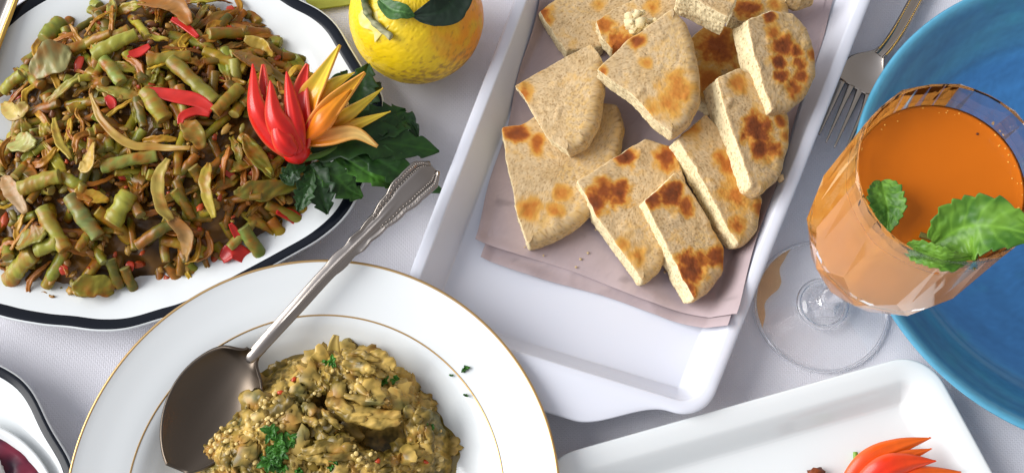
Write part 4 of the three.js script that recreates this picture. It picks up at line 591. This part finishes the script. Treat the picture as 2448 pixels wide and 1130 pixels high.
{
  const b = [191.4,2,-285.3], g = thing('fork', b, 'four tined steel fork with beaded handle, half under the blue plate', 'fork');
  const hp = [[230.6,6,-343.1],[216.5,7,-318.5],[205.3,8.5,-299.9],[198.4,8,-290.4],[194.3,7,-286]];
  part('handle', ribbon(hp, { nu: 60, nv: 14, w: t => 3.6 - .5 * sm(.5, .9, t), th: 1.8, bump: (u, s) => .9 * Math.exp(-Math.pow((Math.abs(s) - .72) * 6, 2)) }), M.forkSteel, g);
  const beads = []; for (const sg of [-.74, .74]) for (let i = 0; i < 60; i++) { const t = .04 + .85 * i / 59, c = catmull(hp, t), d = unit(sub(catmull(hp, t + .02), catmull(hp, t - .02))), S = unit(cross(d, [0, 1, 0])); beads.push(blob(add(c, add(mul(S, 3.3 * sg), [0, 1, 0])), [.5, .42, .5], [0, 0, 0], 0, 0, () => [1, 1, 1], 0)); }
  part('bead_row', mergeGeometries(beads), M.brass, g, STUFF);
  part('head', ribbon([[196.2,7.5,-289.2],[191.1,5,-283.6],[185.3,3.2,-276.7],[179.9,3,-269.6]], { nu: 40, nv: 20, w: t => 2.6 + 8.7 * sm(.02, .62, t), th: 1.5, cup: .16 }), M.forkSteel, g);
  for (const [pts, w] of [[[[173.9,4.2,-272.9],[168.4,5.5,-260.8],[158.4,10,-240.6]], 2.5], [[[179.3,3.2,-270.7],[173.3,4.5,-258.9],[161.9,9.5,-236.4]], 1.9], [[[183.7,3.2,-268.3],[177.7,4.5,-256],[165.9,9.5,-233.4]], 1.9], [[[188,4.2,-265.2],[183.2,5.5,-254.2],[171.5,10,-231.6]], 2.4]]) part('tine', ribbon(pts, { nu: 26, nv: 6, w: t => w * (1 - .75 * t), th: 1.6, cup: -.1, up: [-.15, 1, 0] }), M.forkSteel, g);
}
{
  const b = [-266.5,20,-297], g = thing('cutlery_handle', b, 'gold edged cutlery handle crossing the top left corner over the oval platter', 'cutlery'), hp = [[-258.6,25,-338.3],[-263.5,24,-311.8],[-267.7,23,-295.4],[-274.6,22,-265.2]];
  part('handle', ribbon(hp, { nu: 50, nv: 12, w: () => 5.6, th: 2, bump: (u, s) => -1.2 * Math.exp(-s * s * 5) }), M.steel, g);
  for (const s of [-5.4, 5.4]) part('gold_edge', rod([0, .33, .66, 1].map(t => { const c = catmull(hp, t), d = unit(sub(catmull(hp, Math.min(1, t + .03)), catmull(hp, Math.max(0, t - .03)))), S = unit(cross(d, [0, 1, 0])); return add(c, mul(S, s)); }), 1.25, { m: 30 }), M.brass, g);
}

// ---------------------------------------------------------------- goblet of juice with mint
const GC = [154.6, -151.4];
const bowlR = curve1([[50, 7], [58, 10], [70, 15.5], [82, 20.5], [94, 25], [106, 29], [118, 32.6], [130, 33.8], [145, 34.2], [160, 33.6], [178, 33.3], [193, 33.9]], 60);
const rAt = h => { for (let i = 1; i < bowlR.length; i++) if (bowlR[i][0] >= h) { const a = bowlR[i - 1], b = bowlR[i]; return a[1] + (b[1] - a[1]) * cl((h - a[0]) / (b[0] - a[0])); } return 33.9; };
{
  const g = thing('goblet', [GC[0], 0, GC[1]], 'faceted clear glass goblet standing between the bread tray and the blue plate', 'glass');
  const NF = 10, n = 40, tri = [], P3 = (r, a, h) => [GC[0] + r * Math.cos(a), h, GC[1] + r * Math.sin(a)];
  const quad = (a, b, c, d) => tri.push(...a, ...b, ...c, ...a, ...c, ...d);
  const hs = [50, 63, 80, 99, 119, 141], V = (i, j) => P3(rAt(hs[i]) * 1.045, (j + (i % 2) / 2) / NF * 2 * Math.PI + .2, hs[i]);
  for (let i = 0; i < 5; i++) for (let j = 0; j < NF; j++) { // diamond cut lower half
    const q = i % 2; tri.push(...V(i, j), ...V(i + 1, j + q), ...V(i, j + 1)); tri.push(...V(i, j + 1 - q), ...V(i + 1, j), ...V(i + 1, j + 1));
  }
  for (const [h0, h1] of [[141, 193]]) for (let j = 0; j < n; j++) { // upper wall: flat panels easing into the round lip
    const w = 2 * Math.PI / NF, ang = k => (k / 4 + .5) * w + .2, gon = k => Math.cos(w / 2) / Math.cos((((k % 4) + 4) % 4) / 4 * w - w / 2);
    const lo = k => P3(rAt(h0) * 1.045 * gon(k), ang(k), h0), hi = k => P3(rAt(h1) * 1.012 * (.5 + .5 * gon(k)), ang(k), h1); quad(lo(j), hi(j), hi(j + 1), lo(j + 1));
  }
  const ang = k => (k / 4 + .5) * 2 * Math.PI / NF + .2, hiR = k => { const w = 2 * Math.PI / NF; return P3(rAt(193) * 1.012 * (.5 + .5 * Math.cos(w / 2) / Math.cos((((k % 4) + 4) % 4) / 4 * w - w / 2)), ang(k), 193); };
  const I = (h, j, d) => P3(Math.max(rAt(h) - d, .02), ang(j), h);
  for (let j = 0; j < n; j++) {
    quad(hiR(j), I(193.8, j, .6), I(193.8, j + 1, .6), hiR(j + 1)); quad(I(193.8, j, .6), I(193.2, j, 1.2), I(193.2, j + 1, 1.2), I(193.8, j + 1, .6));
    let ph = 193.2; for (const h of [178, 160, 142, 124, 106, 90, 76, 66]) { const d0 = ph > 190 ? 1.2 : 2.2; quad(I(ph, j, d0), I(h, j, 2.2), I(h, j + 1, 2.2), I(ph, j + 1, d0)); ph = h; }
    tri.push(...I(66, j, 2.2), ...P3(0, 0, 63), ...I(66, j + 1, 2.2));
  }
  for (let j = 0; j < NF; j++) tri.push(...V(0, j), ...V(0, j + 1), ...P3(0, 0, 50));
  const gb = new THREE.BufferGeometry(); gb.setAttribute('position', new THREE.Float32BufferAttribute(tri, 3)); gb.setIndex([...Array(tri.length / 3).keys()]); gb.computeVertexNormals();
  part('bowl', gb, M.bowlGlass, g);
  const st = []; for (const [h, r] of [[49.8, .01], [49.8, 6.6], [44, 5.6], [36, 5], [30, 6.4], [24, 5], [14, 5.4], [8.2, 8.5], [8.2, .01]]) { const ring = []; for (let j = 0; j < 24; j++) { const a = -j / 24 * 2 * Math.PI; const w = Math.PI / 3, x = ((a % w) + w) % w - w / 2; ring.push([GC[0] + r * Math.cos(w / 2) / Math.cos(x) * Math.cos(a), h, GC[1] + r * Math.cos(w / 2) / Math.cos(x) * Math.sin(a)]); } st.push(ring); }
  part('stem', rings(st).toNonIndexed(), M.glass, g); 
  part('foot', turned(...GC, [[.01, 8], [7, 7.6], [10, 5.6], [11.5, 4.6], [14, 3.9], [22, 2.9], [30, 2.1], [33, 1.7], [33.5, 1.1], [33.2, .6], [20, .9], [.01, 1.3]], 120), M.thinGlass, g);
  part('foot_edge', turned(...GC, [[32.4, 1.2], [32.8, 1.9], [33.4, 2.0], [33.9, 1.5], [33.9, .8], [33.3, .35], [32.6, .5], [32.4, 1.2]], 120), M.glass, g);
  part('foot_collar', turned(...GC, [[10.6, 5.0], [11.2, 6.2], [12.4, 6.3], [13.2, 5.2], [12.8, 4.2], [11, 4.6], [10.6, 5]], 60), M.glass, g);
  const jr = [[.01, 178.6], [10, 178.6], [20, 178.6], [27, 178.7], [rAt(178) - 3, 179], [rAt(179) - 2.1, 179.6]]; for (const h of [170, 160, 145, 130, 115, 100, 88, 78, 70, 66]) jr.push([rAt(h) - 2.1, h]); jr.push([.01, 63.2]);
  part('orange_film', shell(40, 10, (u, v) => { const a = -2.0 - 1.5 * u + .9, e = Math.sin(Math.PI * u), r0 = 32 - 11 * e * (.75 + .5 * ns(u * 4, 2, 3)), q = r0 + (32.2 - r0) * v; return [GC[0] + q * Math.cos(a - .9), 2.75 - (q - 22) * .08 + .12, GC[1] + q * Math.sin(a - .9)]; }, .12, (u, v, p) => mul([.96, .80, .60], 1 + .06 * fbm(p[0] * .2, 1, p[2] * .2))), phys({ vertexColors: true, roughness: .1, transmission: .92, thickness: 0 }), g);  // thin pale orange film over an arc of the foot
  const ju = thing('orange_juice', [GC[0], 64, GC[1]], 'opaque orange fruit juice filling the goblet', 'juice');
  part('juice', turned(...GC, jr.slice(0, 6).concat([[rAt(178) - 3.2, 177], [.01, 176.6]]), 96, p => mul([.57, .135, .006], 1 + .06 * fbm(p[0] * .1, p[1] * .1, p[2] * .1))), phys({ vertexColors: true, roughness: .16, specularIntensity: .4 }), ju);  // top of the juice, its shade put in as a darker colour
  part('lit_juice_side', turned(...GC, [[.01, 177.4], [rAt(178) - 3.1, 177.4], [rAt(178) - 2.1, 178.6], ...jr.slice(6)], 96, p => mul([.74, .30, .035], 1 + .16 * fbm(p[0] * .07, p[1] * .05, p[2] * .07))), M.vMatte, ju);  // same juice in a lighter tone, light on its sides painted in
  part('foam_speck', mergeGeometries([[171.1,179,-171.4],[163.4,179,-120.3],[178.1,179,-176.3],[180.5,179,-173.3],[181.4,179,-171.7]].map((p, i) => blob(p, [.5, .2, .5], [0, i, 0], 1, .2, () => i ? [.8, .5, .2] : [.12, .03, .01], i))), M.vMatte, ju, STUFF);
  const fo = []; for (let i = 0; i < 45; i++) { const a = rr(0, 6.3), q = rAt(179) - 2.9 - 3.2 * Math.pow(rnd(), 3), z = rr(.2, .42); fo.push(blob([GC[0] + q * Math.cos(a), 178.9 + z * .3, GC[1] + q * Math.sin(a)], [z, z * .6, z], [0, 0, 0], 1, 0, () => [.80, .40, .06], 0)); }
  part('foam', mergeGeometries(fo), M.vGloss, ju, STUFF);
  const mi = thing('mint_sprig', [152.4,182,-131.8], 'crinkled green mint leaves floating on the juice in the goblet', 'mint');
  const L = (pts, w, o) => part('leaf', leafLobe(pts, w, { dark: [.045, .14, .012], light: [.17, .34, .035], teeth: 9, depth: .14, th: .5, nu: 70, nv: 26, hi: .8, crinkle: 1.2, cup: .25, ...o }), M.vLeaf, mi);
  L([[149.2,184,-127.3],[157.1,190,-131.5],[165.6,196,-130.4],[181.7,199,-125.5]], 11.5, { up: unit([0, 1, .25]), crinkle: 1.1 });
  L([[138.1,187,-125.3],[143.4,191,-122],[150.7,192,-119.3],[162.1,189,-121.6]], 4.4, { up: unit([0, 1, .6]) });
  L([[132.5,184,-151.3],[132.5,187,-144.5],[133.3,186,-138.3],[132.8,183,-131.5]], 6.2, { up: unit([-.2, 1, 0]), cup: .45 });
  part('stalk', rod([[162.9,184,-118.8],[152.5,181,-129],[145.7,180,-132.4]], 1.1, { color: () => [.16, .14, .03] }), M.vLeaf, mi);
}

// ---------------------------------------------------------------- pepper on the lower right plate
{
  const b = [169.8,8,-68.1], g = thing('red_pepper_garnish', b, 'orange red pepper cut into pointed petals on the lower right plate', 'garnish');
  const P = (pts, w, o = {}) => part('petal', petal(pts, w, { c0: [.72, .05, .008], c1: [.76, .12, .008], sharp: 1.0, ...o }), M.vGloss, g);
  P([[153.4,14,-54.8],[165.1,22,-69.9],[179.8,24,-77.7],[195.8,23,-82.5]], 6, { cup: -.4, up: [-.1, 1, .4] }); P([[155.9,12,-56],[171.8,22,-68.4],[183.6,23,-73.6],[196,22,-77.6]], 4.6, { cup: -.3 }); P([[157.6,12,-52.1],[170.6,25,-65.1],[182.3,26,-69.8],[196.7,24,-71.6]], 7, { cup: -.45, up: [0, 1, .4], c0: [.74, .02, .008], c1: [.76, .06, .008] }); P([[167,12,-48.3],[182.7,22,-60.7],[194.7,22,-64.5],[209.2,20,-67.1]], 7, { cup: -.4, c0: [.70, .03, .01] });
  const ch = [[164.2,7,-78],[163.9,7,-72.1],[163.3,7,-62.3]]; whole('chive_stalk', ch[1], rod(ch, 1.15, { color: () => [.20, .36, .04] }), M.vLeaf, 'short green chive stalk left of the red pepper petals', 'chive');
  const f = [144.3,8,-66.9]; whole('browned_morsel', f, blob(f, [4, 3, 3.6], [0, .4, 0], 3, .3, v => mul([.20, .045, .012], 1 + .5 * ns(v.x * .5, 1, v.z * .5)), 5), M.vWet, 'small dark brown morsel at the bottom edge of the lower right plate', 'food');
  const pr = [[207.4,6.4,-77.1],[211.5,6.2,-71.8],[213.6,6.6,-68.6]]; 
}
// ---------------------------------------------------------------- napkin at the top edge, added for a green tint on the cloth
{
  const A = [-121.3,3,-335.9], B = [-85.1,3,-338.4], C = [-84.3,3,-318.7], D = [-107.8,3,-314.7];
  whole('added_green_swatch', [A[0], 0, A[2]], shell(30, 30, (u, v) => { const p = mix(mix(A, B, u), mix(D, C, u), v); return [p[0], 1.6 + 1.2 * sm(0, .25, v) * sm(1, .75, v) + .8 * fbm(u * 3, 1, v * 3), p[2]]; }, 1.2, () => [.36, .37, .05]), M.vMatte, 'lime green napkin added between the oval platter and the yellow fruit', 'swatch');
}
renderer.render(scene, camera);
